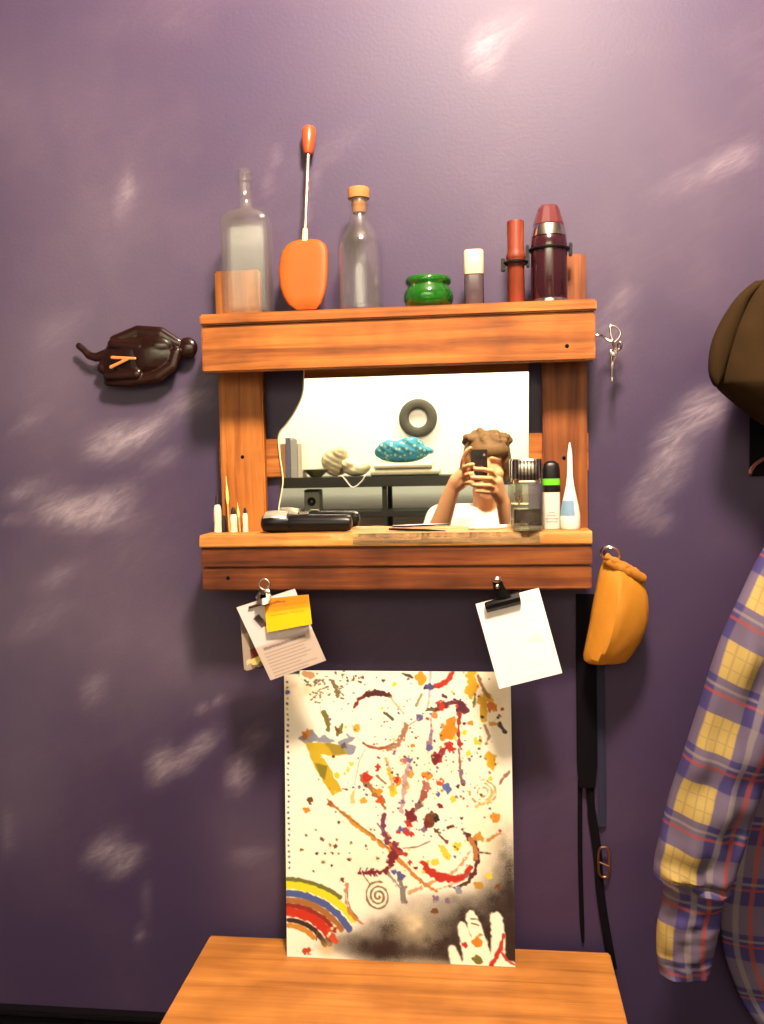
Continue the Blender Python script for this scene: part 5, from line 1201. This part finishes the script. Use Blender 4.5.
# books
zb_ = zsh + .0006; xk = bpt(279, 460).x
for w, hh, colr, lab in ((.030, .20, (.42, .22, .10), 'brown book at the outer end of the row on the black shelf'), (.028, .235, (.16, .16, .22), 'dark blue book standing next to the brown one on the black shelf'), (.040, .225, (.45, .46, .40), 'tall pale grey binder on the black shelf'), (.026, .20, (.70, .66, .5), 'thin cream book, last of the row on the black shelf')):
    bt_ = thing('book', lab, 'book', (xk + w / 2, YS - .12, zb_), 'books on the black shelf')
    cb = bmesh.new(); box(xk, xk + .003, YS - .20, YS - .04, zb_, zb_ + hh, .001, cb); box(xk + w - .003, xk + w, YS - .20, YS - .04, zb_, zb_ + hh, .001, cb); box(xk, xk + w, YS - .043, YS - .038, zb_, zb_ + hh, .001, cb)
    obj('cover', cb, mat('book_cover', lin(*colr), .6), bt_); obj('pages', box(xk + .0035, xk + w - .0035, YS - .197, YS - .0435, zb_ + .003, zb_ + hh - .004, 0), m_cream, bt_)
    xk += w + .002
def lump(name, parts, m_, lab, cat, size=.006, group=None):
    b = bmesh.new()
    for p, r in parts: ellip(b, p, r)
    me = voxel(b, size, 3)
    z0 = min(v.co.z for v in me.vertices)
    for v in me.vertices:
        v.co.z += zb_ - z0 + .0005
        q_n = math.sin(v.co.x * 90 + v.co.z * 60) * math.sin(v.co.z * 110 + v.co.y * 70); v.co.y += .004 * q_n; v.co.z += .003 * q_n * (v.co.z > zb_ + .02)
    return wrap(name, me, m_, None, True, 180, label=lab, cat=cat, group=group)
yy = YS - .12
pbw = bpt(317, 470, yy); zb0 = zb_
obj('bowl', lathe([(0, 0), (.03, 0), (.034, .004), (.066, .032), (.078, .046), (.074, .047), (.06, .034), (.03, .009), (0, .008)], Vector((pbw.x, yy + .03, zb0)), 32), mat('dark_olive_glaze', lin(.10, .09, .04), .35), label='wide dark bowl on the black shelf beside the books', cat='bowl')
m_beige = mat('beige_cloth', lin(.38, .32, .20), .9, bump=.3); m_beige2 = mat('sand_cloth', lin(.55, .50, .32), .9, bump=.3)
a = bpt(330, 462, yy); lump('cloth_bag', [(a + Vector((.02, -.09, 0)), (.085, .05, .085)), (a + Vector((.05, -.08, .05)), (.045, .045, .045)), (a + Vector((-.01, -.09, .01)), (.06, .05, .06))], m_beige, 'crumpled beige cloth bag behind the dark bowl', 'bag')
a = bpt(356, 468, yy); lump('folded_scarf', [(a, (.075, .07, .04)), (a + Vector((-.035, .01, .03)), (.05, .06, .035)), (a + Vector((.04, 0, .015)), (.05, .06, .03))], m_beige2, 'sand-coloured scarf bundled next to the beige bag', 'scarf')
bl_x0, bl_x1 = bpt(373, 470, yy).x, bpt(440, 470, yy).x; zz = zb_
for i, (hh, colr, lab, ins) in enumerate(((.040, (.52, .52, .36), 'pale green folded blanket, lower of the two under the blue cushion', 0), (.034, (.66, .64, .48), 'cream folded blanket directly under the blue cushion', .02))):
    ob = bmesh.new(); RV = []
    for x in np.linspace(bl_x0 + ins, bl_x1 - ins * 2, 14):
        RV.append([ob.verts.new((x, yy + .11 * math.copysign(abs(math.cos(a)) ** .4, math.cos(a)) , zz + hh / 2 + hh / 2 * math.copysign(abs(math.sin(a)) ** .6, math.sin(a)) )) for a in np.linspace(0, 2 * PI, 24, endpoint=False)])
    for A_, B_ in zip(RV, RV[1:]):
        for k_ in range(24): ob.faces.new((A_[k_], A_[(k_ + 1) % 24], B_[(k_ + 1) % 24], B_[k_]))
    ob.faces.new(RV[0]); ob.faces.new(RV[-1])
    obj('folded_blanket', ob, mat('blanket', lin(*colr), .95, bump=.3), label=lab, cat='blanket', group='blankets under the blue cushion'); zz += hh + .0005
m_teal, ntt, bt2 = newmat('teal_print'); tcn = ntt.nodes.new('ShaderNodeTexCoord'); vo = ntt.nodes.new('ShaderNodeTexVoronoi'); vo.inputs['Scale'].default_value = 34
ntt.links.new(tcn.outputs['Object'], vo.inputs['Vector']); rc = ramp(ntt, [(.15, lin(.25, .40, .36)), (.4, lin(.02, .13, .17)), (.75, lin(.01, .19, .30))]); ntt.links.new(vo.outputs['Distance'], rc.inputs['Fac']); ntt.links.new(rc.outputs['Color'], bt2.inputs['Base Color']); bt2.inputs['Roughness'].default_value = .8
zb_keep = zb_; zb_ = zz
a = bpt(402, 452, yy); lump('patterned_cushion', [(a, (.165, .08, .066)), (a + Vector((-.07, 0, .02)), (.075, .07, .05)), (a + Vector((.05, 0, .035)), (.08, .06, .05)), (a + Vector((.10, 0, .0)), (.09, .06, .028))], m_teal, 'turquoise patterned cushion on top of the folded blankets', 'cushion')
zb_ = zb_keep
cb_ = tube(spline([Vector((bpt(341, 470, yy).x, YS - .02, zsh + .0042)), Vector((bpt(342, 472).x, YS + .007, zsh + .006)), Vector((bpt(345, 478).x, YS + .008, bpt(345, 479).z)), Vector((bpt(353, 488).x, YS + .008, bpt(353, 487.5).z)), Vector((bpt(362, 482).x, YS + .008, bpt(362, 481).z)), Vector((bpt(365, 472).x, YS + .007, zsh + .006)), Vector((bpt(366, 470).x, YS - .02, zsh + .0042))], 6), .004, 8)
obj('cable', cb_, m_white, label='white cable looping over the edge of the black shelf', cat='cable')
rc_ = vat(418, 418, YB + .02); k_ = SV(YB + .02)
obj('wall_ring', tube([rc_ + Vector((math.cos(a), 0, math.sin(a))) * 14.2 * k_ for a in np.linspace(0, 2 * PI, 48, endpoint=False)], 5.0 * k_, 16, closed=True), mat('dark_grey_rubber', lin(.05, .045, .032), .7), label='thick dark grey ring hanging on the white wall', cat='ring')

# ================================================================== LIGHT
def lamp(name, kind, loc, power, col, **k):
    l = bpy.data.lights.new(name, kind); l.energy = power; l.color = col
    o = bpy.data.objects.new(name, l); COL.objects.link(o); o.location = loc
    for a_, v in k.items(): setattr(l, a_, v)
    return o
bpy.data.objects['wall_ring'].data.transform(Matrix.Diagonal((1, .35, 1, 1)))
lamp('ceiling_bulb', 'POINT', (.09, -1.00, H + 1.30), 325, (1.0, .80, .61), shadow_soft_size=.13)
bl = lamp('back_fill', 'AREA', (-.25, YB + .42, 2.85), 112, (1.0, .95, .70), shape='RECTANGLE', size=2.4, size_y=.3)  # unseen area light added to whiten the wall shown in the mirror
bl.rotation_euler = (math.radians(-25), 0, 0)
w = bpy.data.worlds.new('world'); sc.world = w; w.use_nodes = True
w.node_tree.nodes['Background'].inputs[0].default_value = (.02, .02, .03, 1)
sc.view_settings.view_transform = 'Standard'; sc.view_settings.look = 'None'; sc.view_settings.exposure = 0; sc.view_settings.gamma = 1; sc.view_settings.use_curve_mapping = False
sc.cycles.use_denoising = True; sc.cycles.max_bounces = 10; sc.cycles.transparent_max_bounces = 16; sc.cycles.sample_clamp_indirect = 6
